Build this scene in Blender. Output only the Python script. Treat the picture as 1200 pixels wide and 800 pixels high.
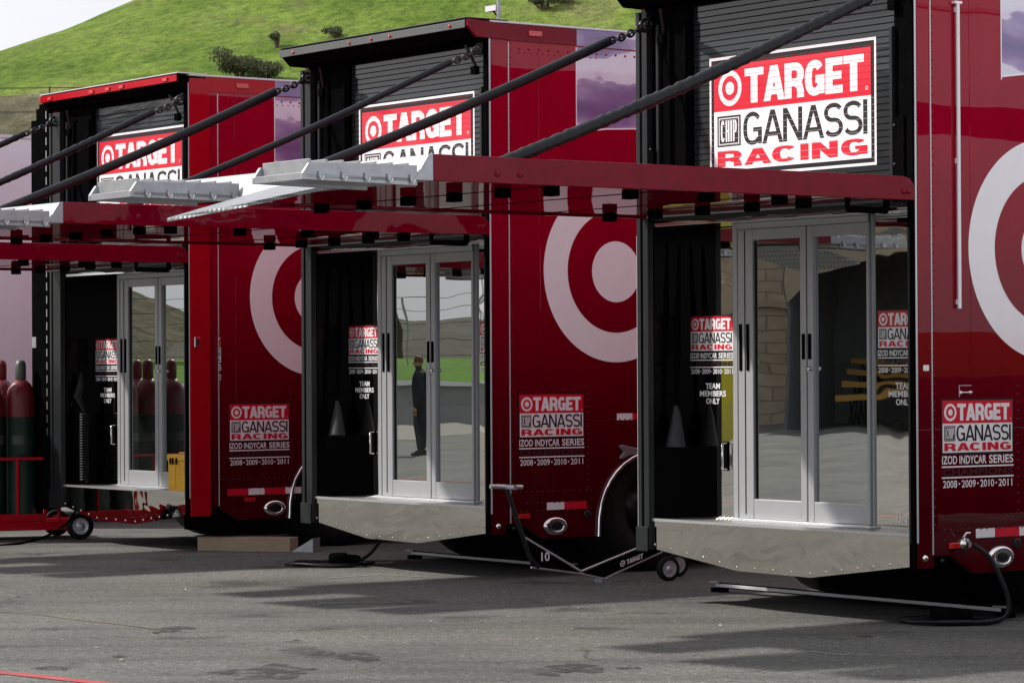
import bpy, bmesh, math, random
from mathutils import Vector, Matrix, Euler
R = math.radians
random.seed(7)
scene = bpy.context.scene
for o in list(bpy.data.objects): bpy.data.objects.remove(o)
col = scene.collection
EYE = 1.55                                   # eye height above the asphalt

# ------------------------------------------------------------------ camera
cd = bpy.data.cameras.new('camera'); cam = bpy.data.objects.new('camera', cd); col.objects.link(cam)
cd.sensor_width = 36; cd.lens = 103.65; cd.clip_start = .1; cd.clip_end = 2000
cam.matrix_world = Matrix.Translation((0, 0, EYE)) @ Matrix.Rotation(R(90.50), 4, 'X') @ Matrix.Rotation(R(-.30), 4, 'Z')
scene.camera = cam

# ------------------------------------------------------------------ light
AX = Vector((-.592, .806, 0)); BX = Vector((.806, .592, 0))      # across the rears (leftwards) / along the trailers
sunv = (AX*2.1 - BX*2.25 + Vector((0, 0, 2.67))).normalized()
SUN_EL = math.asin(sunv.z); SUN_AZ = math.atan2(sunv.x, sunv.y)
sd = bpy.data.lights.new('sun', 'SUN'); sd.energy = 4.6; sd.angle = R(2.0); sd.color = (1, .955, .88)
so = bpy.data.objects.new('sun', sd); col.objects.link(so)
so.rotation_euler = (-sunv).to_track_quat('-Z', 'Y').to_euler(); so.location = (-30, 10, 40)

w = bpy.data.worlds.new('World'); scene.world = w; w.use_nodes = True
nt = w.node_tree; nt.nodes.clear()
def wn(t): return nt.nodes.new(t)
out = wn('ShaderNodeOutputWorld'); bg = wn('ShaderNodeBackground'); bg.inputs['Strength'].default_value = .1
sky = wn('ShaderNodeTexSky'); sky.sky_type = 'NISHITA'; sky.sun_disc = False
sky.sun_elevation = SUN_EL; sky.sun_rotation = SUN_AZ; sky.dust_density = 4; sky.air_density = 1.2
tc = wn('ShaderNodeTexCoord'); mp = wn('ShaderNodeMapping'); mp.inputs['Scale'].default_value = (1, 1, 2.6)
nz = wn('ShaderNodeTexNoise'); nz.inputs['Scale'].default_value = 2.2; nz.inputs['Detail'].default_value = 7; nz.inputs['Roughness'].default_value = .55
cr = wn('ShaderNodeValToRGB'); cr.color_ramp.elements[0].position = .30; cr.color_ramp.elements[1].position = .62
cr.color_ramp.elements[0].color = (.7, .7, .7, 1); cr.color_ramp.elements[1].color = (.97, .97, .97, 1)
mx = wn('ShaderNodeMix'); mx.data_type = 'RGBA'; mx.inputs['B'].default_value = (9.2, 9.3, 9.9, 1)
nt.links.new(tc.outputs['Generated'], mp.inputs['Vector']); nt.links.new(mp.outputs[0], nz.inputs['Vector'])
sx = wn('ShaderNodeSeparateXYZ'); nt.links.new(tc.outputs['Generated'], sx.inputs[0])
mr_ = wn('ShaderNodeMapRange'); mr_.inputs[1].default_value = .12; mr_.inputs[2].default_value = .75; mr_.inputs[3].default_value = 1; mr_.inputs[4].default_value = .85
nt.links.new(sx.outputs['Z'], mr_.inputs[0]); mm_ = wn('ShaderNodeMath'); mm_.operation = 'MULTIPLY'
nt.links.new(nz.outputs['Fac'], cr.inputs[0]); nt.links.new(cr.outputs[0], mm_.inputs[0]); nt.links.new(mr_.outputs[0], mm_.inputs[1]); nt.links.new(mm_.outputs[0], mx.inputs['Factor'])
nt.links.new(sky.outputs[0], mx.inputs['A']); nt.links.new(mx.outputs['Result'], bg.inputs['Color']); nt.links.new(bg.outputs[0], out.inputs[0])
vs = scene.view_settings; vs.view_transform = 'Standard'; vs.look = 'None'; vs.gamma = 1; vs.exposure = .14; vs.use_curve_mapping = False
scene.render.engine = 'CYCLES'; scene.cycles.max_bounces = 10; scene.cycles.glossy_bounces = 7

# ------------------------------------------------------------------ materials
def mat(name, c, rough=.5, metal=0, coat=0, crough=.03, spec=.5, var=0, vscale=3, bump=0, bscale=20, bdist=.01, rvar=0, emit=None, stretch=None, streak=0):
    m = bpy.data.materials.new(name); m.use_nodes = True; n = m.node_tree; b = n.nodes['Principled BSDF']
    b.inputs['Base Color'].default_value = (*c, 1); b.inputs['Roughness'].default_value = rough; b.inputs['Metallic'].default_value = metal
    b.inputs['Coat Weight'].default_value = coat; b.inputs['Coat Roughness'].default_value = crough; b.inputs['Specular IOR Level'].default_value = spec
    t = n.nodes.new('ShaderNodeTexCoord'); src = t.outputs['Object']
    if stretch:
        q = n.nodes.new('ShaderNodeMapping'); q.inputs['Scale'].default_value = stretch; n.links.new(src, q.inputs[0]); src = q.outputs[0]
    if var or rvar or streak:
        z = n.nodes.new('ShaderNodeTexNoise'); z.inputs['Scale'].default_value = vscale; z.inputs['Detail'].default_value = 8; z.inputs['Roughness'].default_value = .65
        n.links.new(src, z.inputs['Vector'])
    if var:
        mr = n.nodes.new('ShaderNodeMapRange'); mr.inputs[1].default_value = .25; mr.inputs[2].default_value = .75
        mr.inputs[3].default_value = 1-var; mr.inputs[4].default_value = 1+var*.6; n.links.new(z.outputs['Fac'], mr.inputs[0])
        v = n.nodes.new('ShaderNodeVectorMath'); v.operation = 'SCALE'; v.inputs[0].default_value = c
        n.links.new(mr.outputs[0], v.inputs['Scale']); n.links.new(v.outputs[0], b.inputs['Base Color'])
    if rvar:
        mr = n.nodes.new('ShaderNodeMapRange'); mr.inputs[1].default_value = .3; mr.inputs[2].default_value = .7
        mr.inputs[3].default_value = max(0, rough-rvar); mr.inputs[4].default_value = rough+rvar; n.links.new(z.outputs['Fac'], mr.inputs[0])
        n.links.new(mr.outputs[0], b.inputs['Roughness'])
    if bump:
        z2 = n.nodes.new('ShaderNodeTexNoise'); z2.inputs['Scale'].default_value = bscale; z2.inputs['Detail'].default_value = 2
        n.links.new(src, z2.inputs['Vector']); bp = n.nodes.new('ShaderNodeBump'); bp.inputs['Strength'].default_value = bump; bp.inputs['Distance'].default_value = bdist
        n.links.new(z2.outputs['Fac'], bp.inputs['Height']); n.links.new(bp.outputs[0], b.inputs['Normal'])
        if coat: n.links.new(bp.outputs[0], b.inputs['Coat Normal'])
    if emit: b.inputs['Emission Color'].default_value = (*emit, 1); b.inputs['Emission Strength'].default_value = 1
    return m
M = {}
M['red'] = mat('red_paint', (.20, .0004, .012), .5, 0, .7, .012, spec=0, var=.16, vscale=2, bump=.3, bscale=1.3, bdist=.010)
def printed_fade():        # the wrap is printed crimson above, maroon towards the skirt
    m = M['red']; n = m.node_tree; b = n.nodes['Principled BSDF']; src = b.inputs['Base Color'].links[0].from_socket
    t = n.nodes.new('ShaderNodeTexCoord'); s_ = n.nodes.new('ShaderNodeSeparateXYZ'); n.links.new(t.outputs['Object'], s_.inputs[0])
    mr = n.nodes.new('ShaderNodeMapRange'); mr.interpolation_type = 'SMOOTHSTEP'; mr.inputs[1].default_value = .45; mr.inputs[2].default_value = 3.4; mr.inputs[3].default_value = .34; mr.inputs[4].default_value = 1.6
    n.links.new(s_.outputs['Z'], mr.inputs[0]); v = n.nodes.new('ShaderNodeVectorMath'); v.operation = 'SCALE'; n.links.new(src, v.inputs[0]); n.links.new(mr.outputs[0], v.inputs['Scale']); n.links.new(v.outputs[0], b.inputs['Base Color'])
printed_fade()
M['redflat'] = mat('red_rail_paint', (.19, .0004, .013), .5, 0, .38, .03, spec=0, var=.25, vscale=9, bump=.2, bscale=4, bdist=.008)
M['brightred'] = mat('bright_red_paint', (.40, .003, .012), .5, 0, .4, .05, spec=0, var=.1)
M['vinylred'] = mat('red_vinyl', (.66, .006, .03), .35, 0, .5, .06, var=.05)
M['vinylwhite'] = mat('white_vinyl', (.88, .88, .92), .35, 0, .6, .06, var=.04)
M['vinylblack'] = mat('black_vinyl', (.02, .022, .024), .25, 0, .4, .06)
M['champ'] = mat('dark_grey_vinyl', (.045, .022, .026), .3)
M['black'] = mat('black_paint', (.0035, .0035, .004), .8, 0, 0, var=.3, vscale=8, spec=0)
M['blackgloss'] = mat('gloss_black_panel', (.002, .002, .003), .12, 0, 0, spec=.05)
M['darkgrey'] = mat('dark_grey_paint', (.014, .016, .018), .4, 0, .15, .1, spec=.25, var=.2, vscale=4)
M['shutter'] = mat('grey_shutter_slats', (.019, .024, .027), .25, 0, 1, .04, spec=.1, var=.1, vscale=2, stretch=(1, 1, 6), bump=.2, bscale=2, bdist=.004)
M['lipgrey'] = mat('grey_hood_lip', (.09, .10, .10), .4, var=.15)
M['groove'] = mat('shutter_groove', (.004, .004, .005), .8, spec=.05)
M['grooveS'] = mat('sign_groove', (.60, .58, .59), .5)
M['grooveR'] = mat('sign_groove_red', (.50, .005, .025), .5)
M['mirror'] = mat('polished_stainless', (.54, .53, .50), .015, 1, bump=.5, bscale=2.2, bdist=.003)
M['mirrorskirt'] = mat('wavy_polished_skirt', (.46, .445, .41), .02, 1, bump=1, bscale=1.1, bdist=.009)
def glassmat():
    m = bpy.data.materials.new('mirrored_door_glass'); m.use_nodes = True; n = m.node_tree; n.nodes.clear()
    o = n.nodes.new('ShaderNodeOutputMaterial'); mixn = n.nodes.new('ShaderNodeMixShader'); mixn.inputs[0].default_value = .43
    g = n.nodes.new('ShaderNodeBsdfGlossy'); g.inputs['Roughness'].default_value = .004; g.inputs['Color'].default_value = (.92, .95, .93, 1)
    d = n.nodes.new('ShaderNodeBsdfDiffuse'); d.inputs['Color'].default_value = (.012, .013, .012, 1)
    t = n.nodes.new('ShaderNodeTexCoord'); z = n.nodes.new('ShaderNodeTexNoise'); z.inputs['Scale'].default_value = 1.5; z.inputs['Detail'].default_value = 1
    b = n.nodes.new('ShaderNodeBump'); b.inputs['Strength'].default_value = .5; b.inputs['Distance'].default_value = .0024
    n.links.new(t.outputs['Object'], z.inputs[0]); n.links.new(z.outputs[0], b.inputs['Height']); n.links.new(b.outputs[0], g.inputs['Normal'])
    n.links.new(d.outputs[0], mixn.inputs[1]); n.links.new(g.outputs[0], mixn.inputs[2]); n.links.new(mixn.outputs[0], o.inputs[0])
    return m
M['glass'] = glassmat()
M['alu'] = mat('brushed_aluminium', (.62, .63, .65), .34, .75, var=.08, vscale=6, stretch=(1, 1, .1))
M['aludull'] = mat('dull_aluminium', (.40, .41, .43), .40, .7, var=.22, vscale=14, bump=.2, bscale=30, bdist=.003)
M['doorframe'] = mat('anodised_door_frame', (.41, .42, .44), .36, .35, var=.06, vscale=3)
M['chrome'] = mat('chrome', (.8, .8, .8), .06, 1)
M['trim'] = mat('light_trim', (.62, .64, .68), .3, .3)
M['tyre'] = mat('tyre_rubber', (.010, .010, .010), .8, var=.3, vscale=12, spec=.2)
M['sleeve'] = mat('black_cable_sleeve', (.007, .008, .011), .45, spec=.3, var=.35, vscale=18, bump=.5, bscale=40, bdist=.006)
M['chain'] = mat('dark_steel_chain', (.05, .05, .055), .35, .7)
M['white'] = mat('white_paint', (.62, .62, .68), .35, 0, .6, .05, var=.04, vscale=2)
M['bodywhite'] = mat('white_trailer_skin', (.76, .79, .86), .4, 0, .5, .1, var=.05, vscale=1.5)
M['wood'] = mat('weathered_timber', (.34, .26, .19), .75, var=.25, vscale=5, stretch=(1, 1, 8), bump=.3)
M['yellow'] = mat('yellow_plastic', (.78, .42, .015), .45, var=.2, vscale=18)
M['yellowbright'] = mat('yellow_board', (.62, .55, .03), .5)
M['green'] = mat('dark_green_cylinder_paint', (.012, .035, .026), .35, var=.3, vscale=8)
M['cylred'] = mat('red_cylinder_paint', (.15, .007, .012), .4, var=.25, vscale=7)
M['capgrey'] = mat('cylinder_cap', (.11, .12, .11), .5, .4, var=.3, vscale=9)
M['fabric'] = mat('silver_grey_cloth', (.028, .030, .036), .6, var=.25, vscale=10, bump=.6, bscale=12)
M['amber'] = mat('orange_paint', (.50, .11, .01), .5)
M['lens'] = mat('red_lens', (.55, .01, .01), .15, 0, .8)
M['concrete'] = mat('concrete', (.30, .30, .29), .85, var=.15, vscale=2)
M['skin'] = mat('skin', (.45, .25, .17), .5)
M['hair'] = mat('brown_hair', (.10, .045, .02), .7)
M['navy'] = mat('dark_navy_jacket', (.012, .014, .022), .8)
M['leather'] = mat('black_shoe', (.01, .01, .01), .4)
M['linered'] = mat('red_line_paint', (.38, .07, .075), .8, var=.3, vscale=9)
M['lineworn'] = mat('worn_white_paint', (.30, .30, .29), .85, var=.4, vscale=14)
M['darkband'] = mat('dark_band', (.015, .012, .014), .6)
M['apron'] = mat('pale_concrete_apron', (.24, .235, .20), .9, var=.15, vscale=.6)
M['rise'] = mat('scrubby_rise', (.13, .125, .10), .95, var=.45, vscale=.35, spec=.05)
M['gold'] = mat('ochre_boards', (.42, .22, .03), .6)
M['canvas'] = mat('dark_canvas', (.16, .165, .17), .9, var=.2)
M['beige'] = mat('beige_render', (.42, .34, .25), .85, var=.12, vscale=1)

def ramp(n, src, stops):
    c = n.nodes.new('ShaderNodeValToRGB'); e = c.color_ramp.elements
    e[0].position, e[0].color = stops[0][0], (*stops[0][1], 1); e[1].position, e[1].color = stops[-1][0], (*stops[-1][1], 1)
    for p, q in stops[1:-1]: x = e.new(p); x.color = (*q, 1)
    n.links.new(src, c.inputs[0]); return c.outputs[0]
def tread():
    m = mat('diamond_tread_plate', (.60, .61, .62), .33, .7); n = m.node_tree; b = n.nodes['Principled BSDF']
    t = n.nodes.new('ShaderNodeTexCoord'); mpn = n.nodes.new('ShaderNodeMapping'); mpn.inputs['Rotation'].default_value = (0, 0, R(45)); mpn.inputs['Scale'].default_value = (34, 34, 34)
    v = n.nodes.new('ShaderNodeTexVoronoi'); v.inputs['Scale'].default_value = 1; v.inputs['Randomness'].default_value = 0
    n.links.new(t.outputs['Object'], mpn.inputs[0]); n.links.new(mpn.outputs[0], v.inputs['Vector'])
    n.links.new(ramp(n, v.outputs['Distance'], [(.25, (.74, .75, .76)), (.42, (.30, .31, .32))]), b.inputs['Base Color'])  # relief shading painted into the colour: raised treads lighter, gaps between darker
    bp = n.nodes.new('ShaderNodeBump'); bp.inputs['Strength'].default_value = 1; bp.inputs['Distance'].default_value = .01; bp.invert = True
    n.links.new(v.outputs['Distance'], bp.inputs['Height']); n.links.new(bp.outputs[0], b.inputs['Normal'])
    return m
M['tread'] = tread()
def skirtmat():
    m = M['mirrorskirt']; n = m.node_tree; b = n.nodes['Principled BSDF']; bp0 = [x for x in n.nodes if x.type == 'BUMP'][0]
    t = n.nodes.new('ShaderNodeTexCoord'); z = n.nodes.new('ShaderNodeTexNoise'); z.inputs['Scale'].default_value = 1.5; z.inputs['Detail'].default_value = 1; z.inputs['Distortion'].default_value = .8
    n.links.new(t.outputs['Object'], z.inputs[0]); mu = n.nodes.new('ShaderNodeMath'); mu.operation = 'MULTIPLY'; mu.inputs[1].default_value = 42; n.links.new(z.outputs['Fac'], mu.inputs[0])
    sn = n.nodes.new('ShaderNodeMath'); sn.operation = 'SINE'; n.links.new(mu.outputs[0], sn.inputs[0])
    b2 = n.nodes.new('ShaderNodeBump'); b2.inputs['Strength'].default_value = .6; b2.inputs['Distance'].default_value = .00028
    n.links.new(sn.outputs[0], b2.inputs['Height']); n.links.new(bp0.outputs[0], b2.inputs['Normal']); n.links.new(b2.outputs[0], b.inputs['Normal'])
skirtmat()

def wrapmat():          # printed purple picture wrap: dusk clouds over violet
    m = bpy.data.materials.new('purple_picture_wrap'); m.use_nodes = True; n = m.node_tree; b = n.nodes['Principled BSDF']
    b.inputs['Roughness'].default_value = .35; b.inputs['Coat Weight'].default_value = 1; b.inputs['Coat Roughness'].default_value = .03
    t = n.nodes.new('ShaderNodeTexCoord'); mpn = n.nodes.new('ShaderNodeMapping'); mpn.inputs['Scale'].default_value = (1, 1.0, 2.6); mpn.inputs['Location'].default_value = (0, .35, -.35)
    z = n.nodes.new('ShaderNodeTexNoise'); z.inputs['Scale'].default_value = 1.2; z.inputs['Detail'].default_value = 3; z.inputs['Roughness'].default_value = .45
    c = n.nodes.new('ShaderNodeValToRGB'); e = c.color_ramp.elements
    e[0].position = .32; e[0].color = (.13, .09, .24, 1); e[1].position = .66; e[1].color = (.78, .76, .86, 1)
    for p, q in ((.44, (.20, .14, .33, 1)), (.515, (.36, .28, .48, 1)), (.53, (.70, .67, .80, 1))):
        x = e.new(p); x.color = q
    n.links.new(t.outputs['Object'], mpn.inputs[0]); n.links.new(mpn.outputs[0], z.inputs[0]); n.links.new(z.outputs[0], c.inputs[0]); n.links.new(c.outputs[0], b.inputs['Base Color'])
    return m
M['wrap'] = wrapmat()

def noise(n, vec, s, d=6, r=.6):
    z = n.nodes.new('ShaderNodeTexNoise'); z.inputs['Scale'].default_value = s; z.inputs['Detail'].default_value = d; z.inputs['Roughness'].default_value = r
    n.links.new(vec, z.inputs['Vector']); return z.outputs['Fac']
def mixc(n, a, b, f, mode='MIX'):
    x = n.nodes.new('ShaderNodeMix'); x.data_type = 'RGBA'; x.blend_type = mode
    for k, v in (('A', a), ('B', b), ('Factor', f)):
        if isinstance(v, (tuple, list)): x.inputs[k].default_value = (*v, 1)
        elif isinstance(v, (int, float)): x.inputs[k].default_value = v
        else: n.links.new(v, x.inputs[k])
    return x.outputs['Result']
def asphalt():
    m = bpy.data.materials.new('worn_asphalt'); m.use_nodes = True; n = m.node_tree; b = n.nodes['Principled BSDF']
    t = n.nodes.new('ShaderNodeTexCoord'); o = t.outputs['Object']
    base = ramp(n, noise(n, o, .55, 9, .62), [(.3, (.080, .082, .077)), (.5, (.108, .109, .101)), (.7, (.138, .136, .125))])
    agg = ramp(n, noise(n, o, 95, 3, .7), [(.3, (.42,)*3), (.5, (1,)*3), (.60, (1.35,)*3), (.70, (2.6,)*3)])
    c = mixc(n, base, agg, 1.0, 'MULTIPLY')
    agg2 = ramp(n, noise(n, o, 24, 5, .8), [(.36, (.58,)*3), (.5, (1,)*3), (.64, (1.5,)*3)]); c = mixc(n, c, agg2, 1.0, 'MULTIPLY')
    vo = n.nodes.new('ShaderNodeTexVoronoi'); vo.inputs['Scale'].default_value = 13; n.links.new(o, vo.inputs['Vector'])
    c = mixc(n, c, ramp(n, vo.outputs['Distance'], [(.09, (2.4, 2.4, 2.3)), (.15, (1,)*3)]), 1.0, 'MULTIPLY')
    vd = n.nodes.new('ShaderNodeTexVoronoi'); vd.inputs['Scale'].default_value = 5.3; n.links.new(o, vd.inputs['Vector'])
    c = mixc(n, c, ramp(n, vd.outputs['Distance'], [(.07, (.35,)*3), (.12, (1,)*3)]), 1.0, 'MULTIPLY')
    mpn = n.nodes.new('ShaderNodeMapping'); mpn.inputs['Rotation'].default_value = (0, 0, R(28)); mpn.inputs['Scale'].default_value = (.22, 1.5, 1); n.links.new(o, mpn.inputs[0])
    streak = ramp(n, noise(n, mpn.outputs[0], 1.1, 6, .6), [(.36, (.76,)*3), (.5, (1,)*3), (.7, (1.16,)*3)]); c = mixc(n, c, streak, 1.0, 'MULTIPLY')
    st = ramp(n, noise(n, o, 1.15, 4, .5), [(.60, (1,)*3), (.66, (.62,)*3), (.74, (.40,)*3)]); c = mixc(n, c, st, 1.0, 'MULTIPLY')
    # cracks, broken up by a mask
    v = n.nodes.new('ShaderNodeTexVoronoi'); v.feature = 'DISTANCE_TO_EDGE'; v.inputs['Scale'].default_value = .33
    wv = n.nodes.new('ShaderNodeVectorMath'); wv.operation = 'ADD'; zz = n.nodes.new('ShaderNodeTexNoise'); zz.inputs['Scale'].default_value = 1.6; zz.inputs['Detail'].default_value = 6; n.links.new(o, zz.inputs[0])
    n.links.new(o, wv.inputs[0]); n.links.new(zz.outputs['Color'], wv.inputs[1]); n.links.new(wv.outputs[0], v.inputs['Vector'])
    ck = ramp(n, v.outputs['Distance'], [(.0, (.45,)*3), (.0035, (.6,)*3), (.006, (1,)*3)])
    mk = ramp(n, noise(n, o, .4, 2), [(.52, (0,)*3), (.6, (1,)*3)]); c = mixc(n, c, mixc(n, c, ck, 1.0, 'MULTIPLY'), mk)
    n.links.new(c, b.inputs['Base Color']); b.inputs['Roughness'].default_value = .86; b.inputs['Specular IOR Level'].default_value = .35
    bp = n.nodes.new('ShaderNodeBump'); bp.inputs['Strength'].default_value = .6; bp.inputs['Distance'].default_value = .006
    n.links.new(noise(n, o, 80, 3, .7), bp.inputs['Height']); n.links.new(bp.outputs[0], b.inputs['Normal'])
    return m
M['asphalt'] = asphalt()
def hillmat():
    m = bpy.data.materials.new('hillside_grass'); m.use_nodes = True; n = m.node_tree; b = n.nodes['Principled BSDF']
    t = n.nodes.new('ShaderNodeTexCoord'); o = t.outputs['Object']
    mpn = n.nodes.new('ShaderNodeMapping'); mpn.inputs['Scale'].default_value = (1, .45, 1.6); n.links.new(o, mpn.inputs[0]); p = mpn.outputs[0]
    g = ramp(n, noise(n, p, .16, 8, .62), [(.30, (.095, .165, .024)), (.44, (.155, .25, .036)), (.56, (.225, .32, .058)), (.68, (.31, .35, .12))])
    f = ramp(n, noise(n, p, 1.9, 7, .75), [(.32, (.42, .46, .42)), (.5, (1,)*3), (.68, (1.45, 1.38, 1.3))]); c = mixc(n, g, f, 1.0, 'MULTIPLY')
    br = ramp(n, noise(n, p, .33, 6, .7), [(.54, (0,)*3), (.68, (.6,)*3)]); c = mixc(n, c, (.19, .155, .09), br)
    s = n.nodes.new('ShaderNodeSeparateXYZ'); n.links.new(o, s.inputs[0])
    mr = n.nodes.new('ShaderNodeMapRange'); mr.inputs[1].default_value = 12.0; mr.inputs[2].default_value = 10.4; n.links.new(s.outputs['Z'], mr.inputs[0])
    dry = ramp(n, noise(n, p, .8, 7, .75), [(.35, (.09, .09, .05)), (.65, (.30, .27, .17))])
    c = mixc(n, c, dry, mr.outputs[0])
    n.links.new(c, b.inputs['Base Color']); b.inputs['Roughness'].default_value = .95; b.inputs['Specular IOR Level'].default_value = .1
    bp = n.nodes.new('ShaderNodeBump'); bp.inputs['Strength'].default_value = 1; bp.inputs['Distance'].default_value = .9
    n.links.new(noise(n, p, 1.3, 8, .75), bp.inputs['Height']); n.links.new(bp.outputs[0], b.inputs['Normal'])
    return m
M['hill'] = hillmat()
def brickmat():
    m = bpy.data.materials.new('tan_stone_blocks'); m.use_nodes = True; n = m.node_tree; b = n.nodes['Principled BSDF']
    t = n.nodes.new('ShaderNodeTexCoord'); s = n.nodes.new('ShaderNodeSeparateXYZ'); q = n.nodes.new('ShaderNodeCombineXYZ'); n.links.new(t.outputs['Object'], s.inputs[0])
    n.links.new(s.outputs['Y'], q.inputs['X']); n.links.new(s.outputs['Z'], q.inputs['Y'])
    k = n.nodes.new('ShaderNodeTexBrick'); k.inputs['Scale'].default_value = 1; k.inputs['Brick Width'].default_value = .8; k.inputs['Row Height'].default_value = .32; k.inputs['Mortar Size'].default_value = .02
    k.inputs['Color1'].default_value = (.50, .39, .28, 1); k.inputs['Color2'].default_value = (.42, .32, .23, 1); k.inputs['Mortar'].default_value = (.26, .21, .16, 1)
    n.links.new(q.outputs[0], k.inputs['Vector']); n.links.new(mixc(n, k.outputs['Color'], ramp(n, noise(n, q.outputs[0], 1.3), [(.3, (.75,)*3), (.7, (1.2,)*3)]), 1.0, 'MULTIPLY'), b.inputs['Base Color']); b.inputs['Roughness'].default_value = .9
    return m
M['brick'] = brickmat()
M['leaf'] = mat('dark_foliage', (.035, .06, .018), .7, var=.5, vscale=2.5, spec=.2)
M['leaf2'] = mat('scrub_foliage', (.105, .115, .06), .8, var=.3, vscale=1.5, spec=.2)
M['bark'] = mat('bark', (.10, .075, .05), .9, var=.3)
M['grass'] = mat('bank_grass', (.10, .22, .02), .9, var=.3, vscale=1, spec=.1)

# ------------------------------------------------------------------ mesh helpers
class MB:
    def __init__(s): s.v = []; s.f = []; s.m = []; s.sm = []; s.mats = []
    def mi(s, m):
        if m not in s.mats: s.mats.append(m)
        return s.mats.index(m)
    def add(s, vs_, fs, m, smooth=False):
        o = len(s.v); s.v += [tuple(p) for p in vs_]; k = s.mi(m)
        for f in fs: s.f.append(tuple(i+o for i in f)); s.m.append(k); s.sm.append(smooth)
    def box(s, x0, x1, y0, y1, z0, z1, m):
        x0, x1 = sorted((x0, x1)); y0, y1 = sorted((y0, y1)); z0, z1 = sorted((z0, z1))
        p = [(x, y, z) for x in (x0, x1) for y in (y0, y1) for z in (z0, z1)]
        s.add(p, [(0, 1, 3, 2), (4, 6, 7, 5), (0, 4, 5, 1), (2, 3, 7, 6), (0, 2, 6, 4), (1, 5, 7, 3)], m)
    def prism(s, pts, ax, a0, a1, m):        # pts in the plane normal to ax
        def P(p, a):
            return {'x': (a, p[0], p[1]), 'y': (p[0], a, p[1]), 'z': (p[0], p[1], a)}[ax]
        n = len(pts); vs_ = [P(p, a0) for p in pts]+[P(p, a1) for p in pts]
        area = sum(pts[i][0]*pts[(i+1) % n][1]-pts[(i+1) % n][0]*pts[i][1] for i in range(n))
        flip = (area > 0) ^ (ax == 'y') ^ (a1 < a0)
        f0 = tuple(range(n)); f1 = tuple(range(n, 2*n))
        fs = [f0[::-1] if flip else f0, f1 if flip else f1[::-1]]
        for i in range(n):
            j = (i+1) % n; q = (i, j, j+n, i+n); fs.append(q if flip else q[::-1])
        s.add(vs_, fs, m)
    def tube(s, pts, r, m, n=10, caps=True, rs=None):
        pts = [Vector(p) for p in pts]; N = len(pts); vs_ = []; prev = None
        for i, p in enumerate(pts):
            t = (pts[min(i+1, N-1)]-pts[max(i-1, 0)]).normalized()
            if prev is None:
                u = t.orthogonal().normalized()
            else:
                u = (prev - t*prev.dot(t)).normalized()
            prev = u; q = t.cross(u); rr = rs[i] if rs else r
            for k in range(n):
                a = 2*math.pi*k/n; vs_.append(p+(u*math.cos(a)+q*math.sin(a))*rr)
        fs = [(i*n+k, i*n+(k+1) % n, (i+1)*n+(k+1) % n, (i+1)*n+k) for i in range(N-1) for k in range(n)]
        s.add(vs_, fs, m, True)
        if caps: s.add(vs_[:n], [tuple(range(n))[::-1]], m); s.add(vs_[-n:], [tuple(range(n))], m)
    def lathe(s, prof, c, m, n=24, axis='z', caps=True):  # prof list of (r,h)
        vs_ = []
        for r, h in prof:
            for k in range(n):
                a = 2*math.pi*k/n; x, y = r*math.cos(a), r*math.sin(a)
                q = {'z': (x, y, h), 'x': (h, x, y), 'y': (y, h, x)}[axis]; vs_.append((c[0]+q[0], c[1]+q[1], c[2]+q[2]))
        fs = [(i*n+k, i*n+(k+1) % n, (i+1)*n+(k+1) % n, (i+1)*n+k) for i in range(len(prof)-1) for k in range(n)]
        s.add(vs_, fs, m, True)
        if not caps: return
        if prof[0][0] > 1e-4: s.add(vs_[:n], [tuple(range(n))[::-1]], m)
        if prof[-1][0] > 1e-4: s.add(vs_[-n:], [tuple(range(n))], m)
    def dome(s, c, r, axis, m, h=.5):          # small rivet head, axis (unit vector)
        a = Vector(axis); u = a.orthogonal().normalized(); q = a.cross(u); c = Vector(c); vs_ = []
        for rr, hh in ((r, 0), (r*.75, h*r)):
            for k in range(6):
                t = math.pi*k/3; vs_.append(c+(u*math.cos(t)+q*math.sin(t))*rr+a*hh)
        s.add(vs_, [(k, (k+1) % 6, 6+(k+1) % 6, 6+k) for k in range(6)]+[tuple(range(6, 12))], m, True)
    def build(s, name, parent=None, bevel=0, loc=None):
        me = bpy.data.meshes.new(name); me.from_pydata(s.v, [], s.f)
        for m in s.mats: me.materials.append(M[m])
        me.polygons.foreach_set('material_index', s.m); me.polygons.foreach_set('use_smooth', s.sm); me.update()
        o = bpy.data.objects.new(name, me); col.objects.link(o)
        if parent: o.parent = parent
        if loc is not None: o.location = loc
        if bevel:
            b = o.modifiers.new('bevel', 'BEVEL'); b.width = bevel; b.segments = 2; b.limit_method = 'ANGLE'; b.angle_limit = R(40)
        return o
def tag(o, label=None, cat=None, group=None, kind=None):
    for k, v in (('label', label), ('category', cat), ('group', group), ('kind', kind)):
        if v: o[k] = v
    return o
def empty(name, loc, rz=0, label=None, cat=None, group=None):
    o = bpy.data.objects.new(name, None); col.objects.link(o); o.location = loc; o.rotation_euler = (0, 0, rz); o.empty_display_size = .3
    return tag(o, label, cat, group)

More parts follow.
